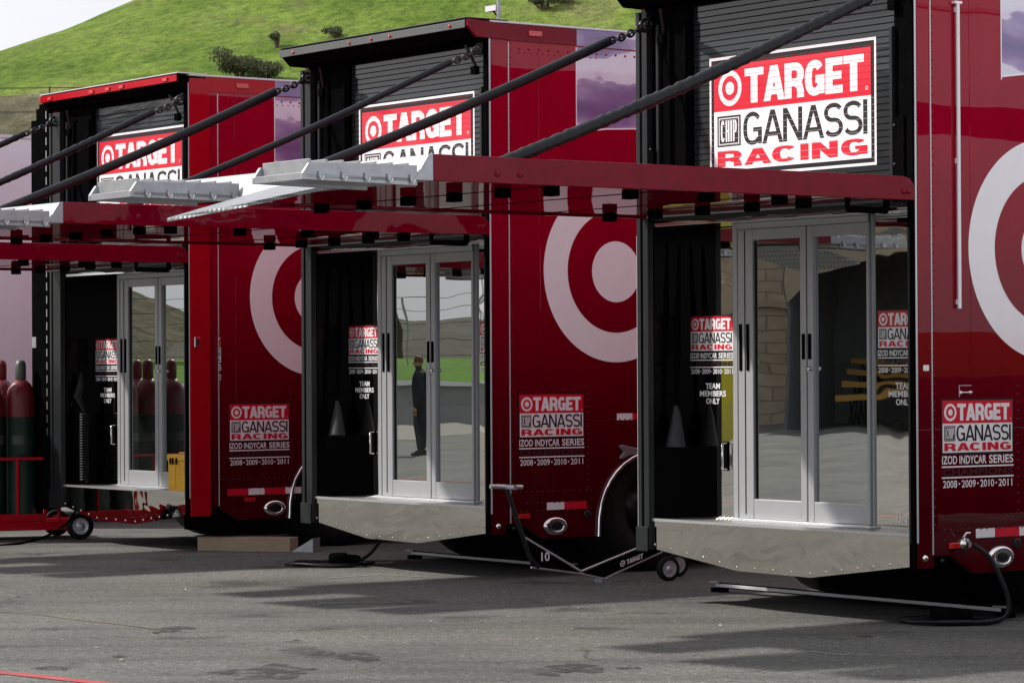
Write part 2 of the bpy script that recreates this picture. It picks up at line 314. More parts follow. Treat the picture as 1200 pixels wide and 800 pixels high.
# ---- lettering: filled outlines fitted to a box
_tc = {}
def glyphs(txt, bold):
    k = (txt, bold)
    if k in _tc: return _tc[k]
    c = bpy.data.curves.new('t', 'FONT'); c.body = txt; c.size = 1; c.offset = bold; c.resolution_u = 4; c.space_character = 1+bold*1.2
    o = bpy.data.objects.new('t', c); col.objects.link(o); bpy.context.view_layer.update()
    me = bpy.data.meshes.new_from_object(o.evaluated_get(bpy.context.evaluated_depsgraph_get()))
    vs_ = [(v.co.x, v.co.y) for v in me.vertices]; fs = [tuple(p.vertices) for p in me.polygons]
    bpy.data.objects.remove(o); bpy.data.curves.remove(c); bpy.data.meshes.remove(me)
    x0 = min(v[0] for v in vs_); x1 = max(v[0] for v in vs_); y0 = min(v[1] for v in vs_); y1 = max(v[1] for v in vs_)
    _tc[k] = ([((x-x0)/(x1-x0), (y-y0)/(y1-y0)) for x, y in vs_], fs); return _tc[k]
# heavy block letters as stroked outlines: a glyph is (cell width, [polylines]); y 0..1
def arc(cx, cy, rx, ry, a0, a1, n=14, p=.82):
    o = []
    for i in range(n+1):
        a = R(a0+(a1-a0)*i/n); c, s_ = math.cos(a), math.sin(a)
        o.append((cx+rx*math.copysign(abs(c)**p, c), cy+ry*math.copysign(abs(s_)**p, s_)))
    return o
def block(ch, t, W_):
    h = t/2; l, r = h, W_-h; m = W_/2; B, T_ = h*.78, 1-h*.78
    if ch == 'T': return W_, [[(0, T_), (W_, T_)], [(m, T_), (m, 0)]]
    if ch == 'I': return t, [[(h, 0), (h, 1)]]
    if ch == 'E': return W_*.86, [[(l, 0), (l, 1)], [(l, T_), (W_*.86, T_)], [(l, .5), (W_*.80, .5)], [(l, B), (W_*.86, B)]]
    if ch == 'A': e_ = (W_*.54-t*.06-h*.9)*.2; return W_*1.08, [[(h*.9-e_, -.2), (W_*.54-t*.06+e_, 1.2)], [(W_*1.08-h*.9+e_, -.2), (W_*.54+t*.06-e_, 1.2)], [(W_*.3, .28), (W_*.78, .28)]]
    if ch == 'N': return W_, [[(l, 0), (l, 1)], [(r, 0), (r, 1)], [(l*.9-.02, 1.05), (r+.03, -.05)]]
    if ch == 'H': return W_, [[(l, 0), (l, 1)], [(r, 0), (r, 1)], [(l, .5), (r, .5)]]
    if ch == 'R': return W_, [[(l, 0), (l, 1)], [(l, T_), (W_*.5, T_)]+arc(W_*.5, (.44+T_)/2, r-W_*.5, (T_-.44)/2, 90, -90, 10)+[(l, .44)], [(W_*.5, .46), (r-.04, .33), (r, .18), (r, 0)]]
    if ch == 'P': return W_, [[(l, 0), (l, 1)], [(l, T_), (W_*.5, T_)]+arc(W_*.5, (.44+T_)/2, r-W_*.5, (T_-.44)/2, 90, -90, 10)+[(l, .44)]]
    if ch == 'C': return W_, [arc(m, .5, r-m, .5-B, 38, 322, 26)]
    if ch == 'G': return W_, [arc(m, .5, r-m, .5-B, 38, 318, 26), [(r, B*.4), (r, .50)], [(m+.03, .46), (W_, .46)]]
    if ch == 'S': return W_*.94, [arc(m*.94, .5+(.5-B)/2, (r-m)*.94, (.5-B)/2, 25, 270, 18, .9)+arc(m*.94, .5-(.5-B)/2, (r-m)*.94, (.5-B)/2, 90, -155, 18, .9)[1:]]
def clip01(q):
    for lim, sg in ((0, 1), (1, -1)):
        o = []
        for i in range(len(q)):
            a, b = q[i-1], q[i]; ia = (a[1]-lim)*sg >= -1e-9; ib = (b[1]-lim)*sg >= -1e-9
            if ia != ib: t = (lim-a[1])/(b[1]-a[1]); o.append((a[0]+(b[0]-a[0])*t, lim))
            if ib: o.append(b)
        q = o
        if len(q) < 3: return []
    return q
_bc = {}
def strokes(txt, t, W_, gap):
    k = (txt, t, W_, gap)
    if k in _bc: return _bc[k]
    x = 0; quads = []
    for ch in txt:
        w0, ls = block(ch, t, W_)
        for li, pl in enumerate(ls):
            n = len(pl); tt = t if ch != 'E' or li else t
            if len(ls) > 2 and ch in 'ENRA' and False: tt = t
            L_, R_ = [], []
            for i in range(n):
                d0 = Vector(pl[i])-Vector(pl[i-1]) if i else None; d1 = Vector(pl[i+1])-Vector(pl[i]) if i < n-1 else None
                d0 = d1 if d0 is None or d0.length < 1e-6 else d0; d1 = d0 if d1 is None or d1.length < 1e-6 else d1
                dd = d0.normalized()+d1.normalized(); dd.normalize(); nn = Vector((-dd.y, dd.x)); q_ = max(.6, nn.dot(Vector((-d1.normalized().y, d1.normalized().x))))
                horiz = abs(nn.y); wdt = t*(1-.22*horiz)/2/q_
                L_.append((pl[i][0]+x+nn.x*wdt, pl[i][1]+nn.y*wdt)); R_.append((pl[i][0]+x-nn.x*wdt, pl[i][1]-nn.y*wdt))
            quads.append((li, [c_ for c_ in (clip01([L_[i], R_[i], R_[i+1], L_[i+1]]) for i in range(n-1)) if c_]))
        x += w0+(gap if ch not in 'TA' else gap*.3)
    x -= gap; _bc[k] = [(li, [[(px/x, py) for px, py in q] for q in qs]) for li, qs in quads]; return _bc[k]
class Decal:           # draws flat layers onto a plane; mp(s,t,layer)->3D
    def __init__(s, mb, mp): s.mb = mb; s.mp = mp
    def rect(s, a0, a1, b0, b1, l, m): s.mb.add([s.mp(a0, b0, l), s.mp(a1, b0, l), s.mp(a1, b1, l), s.mp(a0, b1, l)], [(0, 1, 2, 3)], m)
    def text(s, t, a0, a1, b0, b1, l, m, bold=0):
        v, f = glyphs(t, bold); s.mb.add([s.mp(a0+(a1-a0)*x, b0+(b1-b0)*y, l) for x, y in v], f, m)
    def block(s, t, a0, a1, b0, b1, l, m, th=.26, W_=.78, gap=.05):
        for li, qs in strokes(t, th, W_, gap):
            for q in qs: s.mb.add([s.mp(a0+(a1-a0)*x, b0+(b1-b0)*y, l+li*.2) for x, y in q], [tuple(range(len(q)))], m)
    def disc(s, ca, cb, r, l, m, n=48, k=1): s.mb.add([s.mp(ca+r*k*math.cos(2*math.pi*i/n), cb+r*math.sin(2*math.pi*i/n), l) for i in range(n)], [tuple(range(n))], m)
def logo(d, x, z, W_, H, border=True):         # x left, z top
    if border: d.rect(x-.018*W_, x+1.018*W_, z-H-.02*W_, z+.018*W_, 0, 'vinylblack')
    d.rect(x, x+W_, z-H, z, 1, 'vinylwhite'); rb = .437*H
    d.rect(x, x+W_, z-rb, z, 2, 'vinylred')
    X = lambda f: x+f*W_
    cz = z-rb*.51; r = rb*.385; k = (.088*W_)/r if .088*W_ < r*1.1 else 1
    d.disc(X(.108), cz, r, 3, 'vinylwhite', k=k); d.disc(X(.108), cz, r*.69, 4, 'vinylred', k=k); d.disc(X(.108), cz, r*.37, 5, 'vinylwhite', k=k)
    d.block('TARGET', X(.207), X(.955), z-rb*.88, z-rb*.13, 3, 'vinylwhite', .28, .78, .035)
    d.disc(X(.975), z-rb*.84, rb*.040, 3, 'vinylwhite', 16); d.disc(X(.975), z-rb*.84, rb*.026, 4, 'vinylred', 16)
    wz = z-rb; wh = H-rb
    d.rect(X(.022), X(.178), wz-wh*.60, wz-wh*.08, 3, 'vinylblack'); d.rect(X(.032), X(.168), wz-wh*.565, wz-wh*.115, 4, 'vinylwhite'); d.rect(X(.037), X(.163), wz-wh*.55, wz-wh*.13, 5, 'vinylblack')
    d.block('CHIP', X(.047), X(.153), wz-wh*.52, wz-wh*.16, 6, 'vinylwhite', .10, .26, .07)
    d.block('GANASSI', X(.195), X(.978), wz-wh*.61, wz-wh*.06, 3, 'vinylblack', .165, .80, .03)
    d.block('RACING', X(.022), X(.978), wz-wh*.94, wz-wh*.67, 3, 'vinylred', .26, .80, .10)
def decal(d, x, z, W_, team=False):
    H = .527*W_; logo(d, x, z, W_, H); q = W_/.585
    d.text('IZOD INDYCAR', x-.01*W_, x+.62*W_, z-.377*q, z-.327*q, 2, 'vinylwhite', .018)
    d.text('SERIES', x+.66*W_, x+1.01*W_, z-.377*q, z-.327*q, 2, 'vinylwhite', .018)
    d.rect(x-.015*W_, x+1.015*W_, z-.397*q, z-.388*q, 2, 'vinylwhite')
    d.text('CHAMPIONS', x, x+W_, z-.445*q, z-.405*q, 2, 'champ', .02)
    d.rect(x-.015*W_, x+1.015*W_, z-.461*q, z-.452*q, 2, 'vinylwhite')
    for i, t in enumerate(('2008', '2009', '2010', '2011')):
        a = x+(.0+.265*i)*W_; d.text(t, a, a+.20*W_, z-.517*q, z-.473*q, 2, 'vinylwhite', .01)
        if i < 3: d.disc(a+.232*W_, z-.495*q, .006*q, 2, 'vinylwhite', 12)
    if team:
        for i, (t, h) in enumerate((('TEAM', .17), ('MEMBERS', .31), ('ONLY', .16))):
            b = z-(.60+.068*i)*q; d.text(t, x+(.52-h)*W_, x+(.52+h)*W_, b-.052*q, b, 2, 'vinylwhite', .02)

# ------------------------------------------------------------------ setting: ground and hill
g = MB(); g.add([(-400, -150, 0), (400, -150, 0), (400, 900, 0), (-400, 900, 0)], [(0, 1, 2, 3)], 'asphalt'); tag(g.build('paved_ground'), kind='structure')
def hillz(x, y):
    # bank at the foot, then a long slope climbing to the right
    n_ = .5*math.sin(x*.11+1)+.35*math.sin(y*.09+x*.05)+.22*math.sin(x*.37+y*.21)+.10*math.sin(x*.9-y*.5)
    low = 10.5*min(1, max(0, (y-70)/26))
    crest = 18.3+.43*(x+29.5) if x > -33 else 16.8+(x+33)*.12
    crest = max(6, min(60, crest)); t = max(0, min(1, (y-98)/72))
    t = t*t*(3-2*t); z = low*(1-t)+max(low, crest)*t if y > 98 else low
    if y > 170: z -= (y-170)*.10
    return z+n_*.45*min(1, max(0, (y-90)/30))
hb = MB(); nx, ny = 260, 120; vs_ = []
for j in range(ny+1):
    y = 62+j*1.9
    for i in range(nx+1):
        x = -130+i*1.05; vs_.append((x, y, hillz(x, y)-.05+random.uniform(-.07, .07)*min(1, (y-62)/20)))
hb.add(vs_, [(j*(nx+1)+i, j*(nx+1)+i+1, (j+1)*(nx+1)+i+1, (j+1)*(nx+1)+i) for j in range(ny) for i in range(nx)], 'hill', True)
tag(hb.build('hillside'), kind='structure')

def foliage(mb, c, rad, n, leaf, m, squash=.8, lumps=7):
    cs = [(Vector((random.gauss(0, .42), random.gauss(0, .42), random.gauss(0, .22)*squash))*rad, rad*random.uniform(.35, .6)) for _ in range(lumps)]
    vs_, fs = [], []
    for i in range(n):
        lc, lr = random.choice(cs)
        d = Vector((random.gauss(0, 1), random.gauss(0, 1), random.gauss(0, 1))).normalized()*lr*random.random()**.4
        p = Vector(c)+lc+Vector((d.x, d.y, d.z*squash)); e = Euler((random.uniform(0, 6), random.uniform(0, 6), random.uniform(0, 6))).to_matrix()
        s_ = leaf*random.uniform(.6, 1.4); k = len(vs_)
        vs_ += [p+e@Vector(q) for q in ((-s_, 0, 0), (0, -s_*.5, 0), (s_, 0, 0), (0, s_*.5, 0))]; fs.append((k, k+1, k+2, k+3))
    mb.add(vs_, fs, m)
def tree(name, loc, h, rad, label, n=2500, m='leaf', leaf=.25, cat='tree', group=None):
    e = empty(name, loc, 0, label, cat, group)
    t = MB()
    if cat == 'tree':
        t.tube([(0, 0, -.5), (.1, 0, h*.35), (0, .1, h*.7)], 1, 'bark', 8, rs=[h*.035, h*.025, h*.01])
        for k in range(5):
            a = k*1.26; t.tube([(.05, 0, h*(.3+.06*k)), (math.cos(a)*rad*.6, math.sin(a)*rad*.6, h*(.5+.07*k))], 1, 'bark', 6, rs=[h*.014, h*.004])
        t.build('trunk', e)
    else:
        for k in range(6):
            a = k*1.05; t.tube([(0, 0, -.4), (math.cos(a)*rad*.3, math.sin(a)*rad*.3, h*.25)], 1, 'bark', 5, rs=[.07, .03])
        t.build('stem', e)
    c = MB(); foliage(c, (0, 0, h*(.62 if cat == 'tree' else .30)), rad, n, leaf, m, lumps=9, squash=.9 if cat == 'tree' else .7); c.build('crown', e)
def onhill(px, py):
    for k in range(700):
        y = 72+k*.25; x = (px-600)/3455*y; z = hillz(x, y)
        if (z-EYE)/y >= (432-py)/3455: break
    return (x, y, z)
BU = (('large dark scrub bush on the grassy hillside above the left trailer', 282, 90, 1.7, 1.3, 2600, 'leaf2'), ('olive brown scrub bush right of the large dark one on the hillside', 312, 92, 1.1, 1.1, 1600, 'leaf2'),
      ('small dark bush on the hill above the middle trailer roof', 641, 12, 1.5, 1.0, 1200, 'leaf2'), ('tiny grey bush low on the hill just over the middle trailer hood', 394, 44, .8, .6, 400, 'leaf2'),
      ('narrow upright shrub high on the green hill', 326, 56, 1.4, .5, 400, 'leaf2'))
for lb, px, py, h, rd, n_, mm in BU: tree('scrub_bush', onhill(px, py), h, rd*.68, lb, n_*2, mm, .05, 'bush')
# wire fence at the hill foot
fe = empty('wire_fence', (-24, 92, 0), 0, 'thin wire fence running along the dry bank below the hill', 'fence')
for k in range(6): f = MB(); x = k*3.2; z = hillz(-24+x, 92); f.tube([(x, 0, z-.3), (x, 0, z+1.5)], .03, 'bark', 6); f.build('post', fe)
for h in (.7, 1.45):
    f = MB(); f.tube([(k*3.2, 0, hillz(-24+k*3.2, 92)+h) for k in range(6)], .02, 'bark', 4); f.build('wire', fe)

# ------------------------------------------------------------------ trailer builder
def Z(z): return z+EYE
def wheel(par, x, y, r=.5, w_=.28, outer=1):
    q = MB(); x1 = x-outer*w_; h = (x-x1)/2; cx = (x+x1)/2; s_ = 1 if h > 0 else -1; h = abs(h)
    q.lathe([(r*.6, -h), (r*.93, -h), (r, -h*.75), (r, h*.75), (r*.93, h), (r*.6, h), (r*.6, -h)], (cx, y, r), 'tyre', 36, 'x', False); t = q.build('wheel', par)
    rm = MB(); rm.lathe([(.02, -h*.5), (r*.3, -h*.5), (r*.33, -h*.2), (r*.5, -h*.2), (r*.61, -h*.9), (r*.61, h*.9), (r*.5, h*.2), (r*.33, h*.2), (r*.3, h*.5), (.02, h*.5)], (cx, y, r), 'darkgrey', 24, 'x'); rm.build('rim', t)
def rounded_link(mb, c, t, up, L_, wd, r, m):
    pts = []; t = Vector(t).normalized(); s_ = t.cross(Vector(up)).normalized()
    for i in range(13):
        a = 2*math.pi*i/12; pts.append(Vector(c)+t*math.cos(a)*L_+s_*math.sin(a)*wd)
    mb.tube(pts, r, m, 6, False)
def stay(par, A, B, clen, wrapped, rad):
    A = Vector(A); B = Vector(B); d = (B-A).normalized(); up = Vector((1, 0, 0)); e = MB()
    n = int(clen/.042)
    for i in range(n):
        u = up if i % 2 else d.cross(up); r0 = 1.0
        c = A+d*(.02+i*.042)+Vector((0, 0, -.012*math.sin(math.pi*i/n)))
        rounded_link(e, c, d, u, .030*r0, .021*r0, .0085, 'chain')
    rounded_link(e, A+d*.01, d, up, .05, .036, .013, 'chain')
    rounded_link(e, A+Vector((0, .04, .03)), Vector((0, 1, .6)), up, .045, .03, .012, 'chain')
    k = e.build('chain', par)
    s_ = MB(); p0 = A+d*(clen+.0); Ltot = (B-p0).length; N = 90
    pts = []; rs = []
    for i in range(N+1):
        f_ = i/N; p = p0+(B-p0)*f_; p = p+Vector((0, 0, -.03*math.sin(math.pi*f_)))
        pts.append(p); rs.append(rad*(1+(.09*math.sin(i*2.4)+.06*random.uniform(-1, 1) if wrapped else .012*random.uniform(-1, 1))))
    s_.tube(pts, rad, 'sleeve', 12, rs=rs); s_.build('padded_sleeve', k)
def side_shape(zl, with_arch=True):
    b = zl-.20
    p = [(0, b), (.13, b), (.13, b+.07), (.28, b+.07), (.47, b-.045), (.98, b-.045)]
    if with_arch:
        for k in range(0, 11):
            a = math.pi-k*math.pi/20; p.append((1.56+.58*math.cos(a), b-.045+.62*math.sin(a)**.8))
        for k in range(0, 11):
            a = math.pi/2-k*math.pi/20; p.append((2.86+.58*math.cos(a), b-.045+.62*abs(math.sin(a))**.8))
    p += [(3.7, b-.045), (14, b-.045), (14, zl+.62), (0, zl+.62)]
    return p

def trailer(P, W, inner, zl, zp, zt, du, signu, signz, shu, decv, dz, ringv, purple, post, label, variant):
    root = empty('race_transporter', (P[0], P[1], 0), math.atan2(-.806, .592), label, 'trailer', 'red race transporters parked side by side with raised tail lifts')
    FL = Z(zl); TOP = Z(zt); PT = Z(zp); HD = Z(zp-.19)      # floor, roof, platform top, door header
    zmid = zl+.62
    # --- body: upper box + shaped lower side walls, rear side cheeks
    b = MB()
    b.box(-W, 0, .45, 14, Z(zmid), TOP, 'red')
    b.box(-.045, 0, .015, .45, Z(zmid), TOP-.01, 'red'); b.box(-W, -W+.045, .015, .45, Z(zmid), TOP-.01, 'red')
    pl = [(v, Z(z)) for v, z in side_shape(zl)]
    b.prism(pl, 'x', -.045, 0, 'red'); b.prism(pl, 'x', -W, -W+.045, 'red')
    b.box(-W+.045, -.045, .42, .96, Z(zl-.14), Z(zmid), 'black'); b.box(-W+.6, -.6, .96, 3.6, Z(zl-.1), Z(zmid), 'black'); b.box(-W+.045, -.045, 3.6, 13.9, Z(zl-.24), Z(zmid), 'black'); b.box(-W+.05, -.05, 3.72, 11, .16, Z(zl-.241), 'black'); b.box(-W+.62, -.62, 1.0, 3.7, .09, Z(zl-.101), 'black')  # black belly boxes, added to block light under the trailer
    # rivet rows on the right side
    def riv(v, z, r=.0085): b.dome((.0005, v, Z(z)), r, (1, 0, 0), 'red', .6)
    for k in range(66): riv(post+.022, zl+.0+k*.052)
    for k in range(18):
        riv(post+.05+k*.05, zl+.10, .0085)
        if k % 3: riv(post+.05+k*.05, zl+.02, .009); riv(post+.05+k*.05, zl-.04, .009)
    for k in range(16): riv(post+.72, zl+.12+k*.05, .0085)
    for k in range(6): riv(post+.92+k*.05, zl+.62, .0085)
    for k in range(14): riv(post+.1+k*.09, zt-.17, .011); riv(post+.1+k*.055, zt-.20, .008)
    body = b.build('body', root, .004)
    # upper roof rail in brighter red
    r_ = MB(); r_.box(-.03, .006, .16, 14, TOP-.12, TOP+.006, 'brightred' if variant == 'left' else 'redflat'); r_.box(-.04, .010, -.0, 14, TOP+.0065, TOP+.022, 'trim'); r_.build('roof_rail', root, .003)
    mk = MB(); mk.box(.0065, .018, post+.18, post+.30, TOP-.075, TOP-.035, 'lens'); mk.build('marker_light', root, .003)
    # seam trim
    s_ = MB(); s_.box(.0008, .006, post-.003, post+.004, Z(zl-.12), TOP-.13, 'trim'); s_.build('seam_trim', root)
    # rear corner post faces
    for side in (0, 1):
        x0 = -.004 if side == 0 else -W-.004; q = MB()
        if side == 0:
            if variant == 'left':
                q.prism([(0.004, .0), (0.02, .0), (.02, .19), (.004, .19)], 'z', Z(zl-.2), TOP-.02, 'brightred')
            q.box(-.052, -.002, -.02, .012, Z(zl-.2), TOP-.06, 'black'); q.box(-.0015, .004, -.006, .008, Z(zl-.05), TOP-.05, 'trim')
            q.box(-.045, -.03, -.028, -.0205, Z(zl-.05), Z(zp-.3), 'darkgrey')
        else:
            q.box(-W-.004, -W+.012, -.03, .014, Z(zl-.05), Z(zp-.25), 'trim')
            q.box(-W+.012, -W+.05, -.04, .014, Z(zl-.2), TOP-.14, 'darkgrey'); q.box(-W+.05, -W+.068, -.012, .014, Z(zl-.2), TOP-.14, 'black')
            q.box(-W+.068, -inner_l(inner, W), -.035, .014, Z(zl-.2), TOP-.14, 'darkgrey'); q.box(-W+.0, -inner_l(inner, W)+.0, -.05, -.041, Z(zl-.21), Z(zl-.05), 'darkgrey')
        q.build('lift_rail_post', root, .003)
    il = inner_l(inner, W); ir = .055
    # inside walls of the rear opening (black)
    q = MB(); q.box(-W+.0455, -il-.002, .015, .449, Z(zl), TOP-.15, 'blackgloss'); q.box(-il-.0, -il+.006, .015, .285, Z(zl), Z(zp-.19), 'blackgloss'); q.build('left_jamb', root)
    q = MB(); q.box(-ir, -.0455, .015, .449, Z(zl), TOP-.15, 'blackgloss'); q.build('right_jamb', root)
    # floor and lip
    q = MB(); q.box(-il, -ir, .0, .449, FL-.06, FL, 'tread'); q.build('tread_floor', root)
    q = MB(); q.box(-il-.0, -ir, -.012, -.001, FL-.012, FL+.006, 'alu'); q.build('sill_trim', root)
    # polished skirt
    q = MB(); q.prism([(-il, FL-.013), (-il, Z(zl-.19)), (-1.62, Z(zl-.295)), (-.93, Z(zl-.30)), (-ir, Z(zl-.19)), (-ir, FL-.013)], 'y', -.010, .0, 'mirrorskirt')
    bot = [(-il+.03, zl-.165), (-1.62, zl-.27), (-.93, zl-.275), (-ir-.03, zl-.165)]
    for (xa, za), (xb, zb) in zip(bot, bot[1:]):
        n = max(3, int(abs(xb-xa)/.14))
        for k in range(n): t = k/n; q.dome((xa+(xb-xa)*t, -.0105, Z(za+(zb-za)*t)), .009, (0, -1, 0), 'chrome')
    q.build('polished_skirt', root)
    # recess back wall of polished steel, doors
    dl = 1.946+du; dr = .655+du; dm = 1.24+du*1.1; DT = HD-.03; V = .28
    q = MB(); q.box(-il+.006, -dl, V, V+.02, FL+.001, HD, 'mirror'); q.build('polished_wall', root)
    q = MB(); q.box(-dr, -ir, V, V+.02, FL+.001, HD, 'mirror'); q.build('polished_wall', root)
    q = MB()
    q.box(-dl, -dl+.045, V-.035, V+.02, FL+.02, DT+.03, 'doorframe'); q.box(-dr-.014, -dr, V-.012, V+.02, FL+.02, DT+.03, 'doorframe')
    q.box(-dl+.045, -dr-.018, V-.035, V+.02, DT-.01, DT+.03, 'doorframe'); q.box(-dl, -dr, V-.045, V+.02, FL+.001, FL+.02, 'alu'); q.build('door_frame', root, .003)
    def door(xa, xb, wl, wr, pulls):
        d_ = MB(); zb = FL+.022; zt_ = DT-.012; g0 = zb+.125; g1 = zt_-.07
        d_.box(xa, xa+wl, V-.03, V+.015, zb, zt_, 'doorframe'); d_.box(xb-wr, xb, V-.03, V+.015, zb, zt_, 'doorframe')
        d_.box(xa+wl, xb-wr, V-.028, V+.013, zb, g0, 'doorframe'); d_.box(xa+wl, xb-wr, V-.028, V+.013, g1, zt_, 'doorframe')
        o = d_.build('sliding_door', root, .004)
        gl = MB(); gl.box(xa+wl, xb-wr, V-.006, V+.0, g0, g1, 'glass'); gl.build('glass_pane', o)
        for px, h in pulls:
            p_ = MB(); p_.box(px-.012, px+.012, V-.036, V-.0305, Z(.12)-h/2, Z(.12)+h/2, 'black'); p_.build('pull_handle', o)
    door(-dl+.047, -dm-.006, .145, .055, ((-dl+.075, .30), (-dl+.145, .30), (-dm-.028, .16)))
    door(-dm+.006, -dr-.016, .055, .024, ((-dm+.03, .16),))
    kn = MB(); kn.lathe([(.002, -.03), (.013, -.028), (.016, -.01), (.016, 0)], (-dm+.035, V-.031, Z(-.02)), 'chrome', 12, 'y'); kn.build('lock_cylinder', root)
    gd = MB(); gd.box(-dl+.115, -dl+.12, V-.034, V-.0305, FL+.05, DT-.02, 'darkgrey'); gd.box(-dl+.19, -dl+.205, V-.012, V-.0105, FL+.15, DT-.09, 'darkgrey'); gd.build('door_track', root)
    # header over the doors
    q = MB(); q.box(-il, -ir, .06, .448, HD, PT-.16, 'mirror'); q.box(-il+.005, -ir-.004, -.004, .055, HD-.006, HD+.018, 'chrome'); q.box(-il, -ir, .005, .055, HD+.03, HD+.055, 'darkgrey'); q.build('door_header', root, .003)
    # grab handles
    for x in (-dl-.11, -.16+du*.3):
        q = MB(); q.box(x-.018, x+.018, V-.012, V-.001, Z(-.68), Z(-.49), 'black'); q.tube([(x+.012, V-.01, Z(-.67)), (x+.012, V-.045, Z(-.665)), (x+.012, V-.045, Z(-.505)), (x+.012, V-.01, Z(-.50))], .008, 'chrome', 8); q.build('grab_handle', root)
    # decals on the polished wall
    q = MB(); d = Decal(q, lambda s, t, l: (s, V-.0012-.0005*l, t)); decal(d, -dl-.462, Z(.325+dz*.6), .425, True); q.build('lettering_panel', root)
    q = MB(); d = Decal(q, lambda s, t, l: (s, V-.0012-.0005*l, t)); decal(d, -dr+.035, Z(.33+dz*.6), .425, True)
    q.build('lettering_panel', root)
    if variant == 'right': q = MB(); d = Decal(q, lambda s, t, l: (s, V-.0012-.0005*l, t)); d.text('UN', -.465, -.375, FL+.045, FL+.085, 2, 'vinylwhite', .02); q.build('door_lettering', root)
    # --- roll-up shutter with sign
    sl, sr = shu; ST = min(Z(signz[0]+.36), TOP-.335); SB = PT-.14; v0 = .06
    q = MB(); q.box(-sl, -sr, v0, v0+.02, SB, ST+.2, 'shutter')
    nz_ = int((ST+.2-SB)/.04); tops = [SB+k*.04 for k in range(1, nz_)]
    for z in tops: q.box(-sl, -sr, v0-.0012, v0, z-.0055, z+.0015, 'groove')
    sh = q.build('roller_shutter', root)
    q = MB(); d = Decal(q, lambda s, t, l: (s, v0-.0022-.0004*l, t)); su0, su1 = signu; st = Z(signz[0]); hh = signz[1]; sw = su1-su0
    d.rect(-su1, -su0, st-hh, st, 0, 'vinylwhite'); e_ = .017; d.rect(-su1+e_, -su0-e_, st-hh+e_, st-e_, 1, 'darkgrey'); e_ = .045
    logo(Decal(q, lambda s, t, l: (s, v0-.0030-.0005*l, t)), -su1+e_, st-e_-.01, sw-2*e_, hh-2*e_-.01, False)
    for z in tops:
        if st-hh < z < st: q.box(-su1, -su0, v0-.0068, v0-.0065, z-.0012, z+.0002, 'grooveR' if z > st-.055-(hh-.1)*.437 else 'grooveS')
    q.build('sign', sh)
    q = MB(); q.box(-il, -sl, .02, .05, SB, ST+.2, 'black')
    for x in (-il+.07, -il+.19, -sl-.02): q.box(x-.012, x+.012, -.005, .02, SB, ST+.1, 'darkgrey' if x < -il+.1 else 'black')
    for z in (SB+.08, SB+.22, SB+.45): q.dome((-il+.03, -.031, z), .012, (0, -1, 0), 'darkgrey')
    q.box(-il+.005, -il+.055, -.03, -.006, SB, SB+.45, 'black'); q.build('shutter_guide', root, .003)
    q = MB(); q.box(-sr, -ir, .02, .05, SB, ST+.2, 'black'); q.box(-sr-.012, -sr+.012, -.01, .02, SB, ST-.12, 'darkgrey'); q.box(-sr+.03, -ir-.01, -.03, .02, SB, SB+.5, 'black')
    for z in (SB+.08, SB+.22, SB+.45): q.dome((-sr+.05, -.031, z), .012, (0, -1, 0), 'darkgrey')
    q.build('shutter_guide', root, .003)
    # --- hood over the opening
    HL = .20 if variant != 'left' else .10; hd = MB()
    prof = [(-HL, TOP+.02), (-HL, TOP-.035), (-HL+.08, TOP-.11), (.45, TOP-.12), (.45, TOP-.004), (.0, TOP+.005)]
    hd.prism(prof, 'x', -W-.02, -.012, 'black')
    capm = 'brightred' if variant == 'left' else 'redflat'
    if variant != 'left': hd.prism([(a, z_+(0.001)) for a, z_ in prof[:3]]+[(.16, TOP-.115), (.16, TOP+.001)], 'x', -.0118, .012, capm)
    lipm = {'left': 'brightred', 'mid': 'lipgrey', 'right': 'darkgrey'}[variant]
    hd.box(-W-.024, -.013, -HL-.010, -HL-.0005, TOP-.045, TOP+.012, lipm); hd.box(-W-.024, .012, -HL-.014, .16, TOP+.021, TOP+.030, 'trim' if variant == 'left' else 'darkgrey')
    for z_, v_ in ((.122, .02), (.122, .1)): hd.box(-W+.05, -.06, v_, v_+.03, TOP-z_-.02, TOP-z_+.005, 'black')
    hd.build('hood', root, .003)
    for f_ in (.08, .40, .52, .62, .93):
        x = -W-.02+f_*W; q = MB()
        q.box(x-.035, x+.035, -HL-.022, -HL-.0105, TOP-.03, TOP-.006, 'lens') if variant == 'left' else q.dome((x, -HL-.0105, TOP-.018), .014, (0, -1, 0), 'lens', .8)
        q.build('marker_light', root)
    for x, s_ in ((-il+.12, 1), (-.18, -1)):
        q = MB(); q.tube([(x, .02, TOP-.32), (x+.05*s_, -.05, TOP-.14)], .012, 'darkgrey', 6); q.box(x-.03, x+.03, -.02, .02, TOP-.36, TOP-.30, 'black'); q.build('hood_strut', root)
    # --- side graphics (right side; the left side carries the roundel too)
    for side in (1, -1):
        o = 0.0 if side == 1 else -W
        mpf = (lambda s, t, l, o=o: (o+.0012+.0008*l, s, t)) if side == 1 else (lambda s, t, l, o=o: (o-.0012-.0008*l, -s, t))
        sg = (lambda v: v) if side == 1 else (lambda v: -v)
        if side == -1 and variant != 'right': continue
        q = MB(); d = Decal(q, mpf); rr = .228; cz = Z(.70+dz)
        for k, m in ((3, 'vinylwhite'), (2, 'red'), (1, 'vinylwhite')): d.disc(sg(ringv), cz, rr*k*(1 if k < 3 else .99), 3-k, m, 96)
        q.build('roundel', root)
        if side == -1: continue
        q = MB(); d = Decal(q, mpf); a0, a1 = sorted((sg(purple), sg(9.0)))
        N = 30; top_ = TOP-.13; lo = [(a0+(a1-a0)*i/N, Z(1.74)+.05*math.sin(i*.8)) for i in range(N+1)]
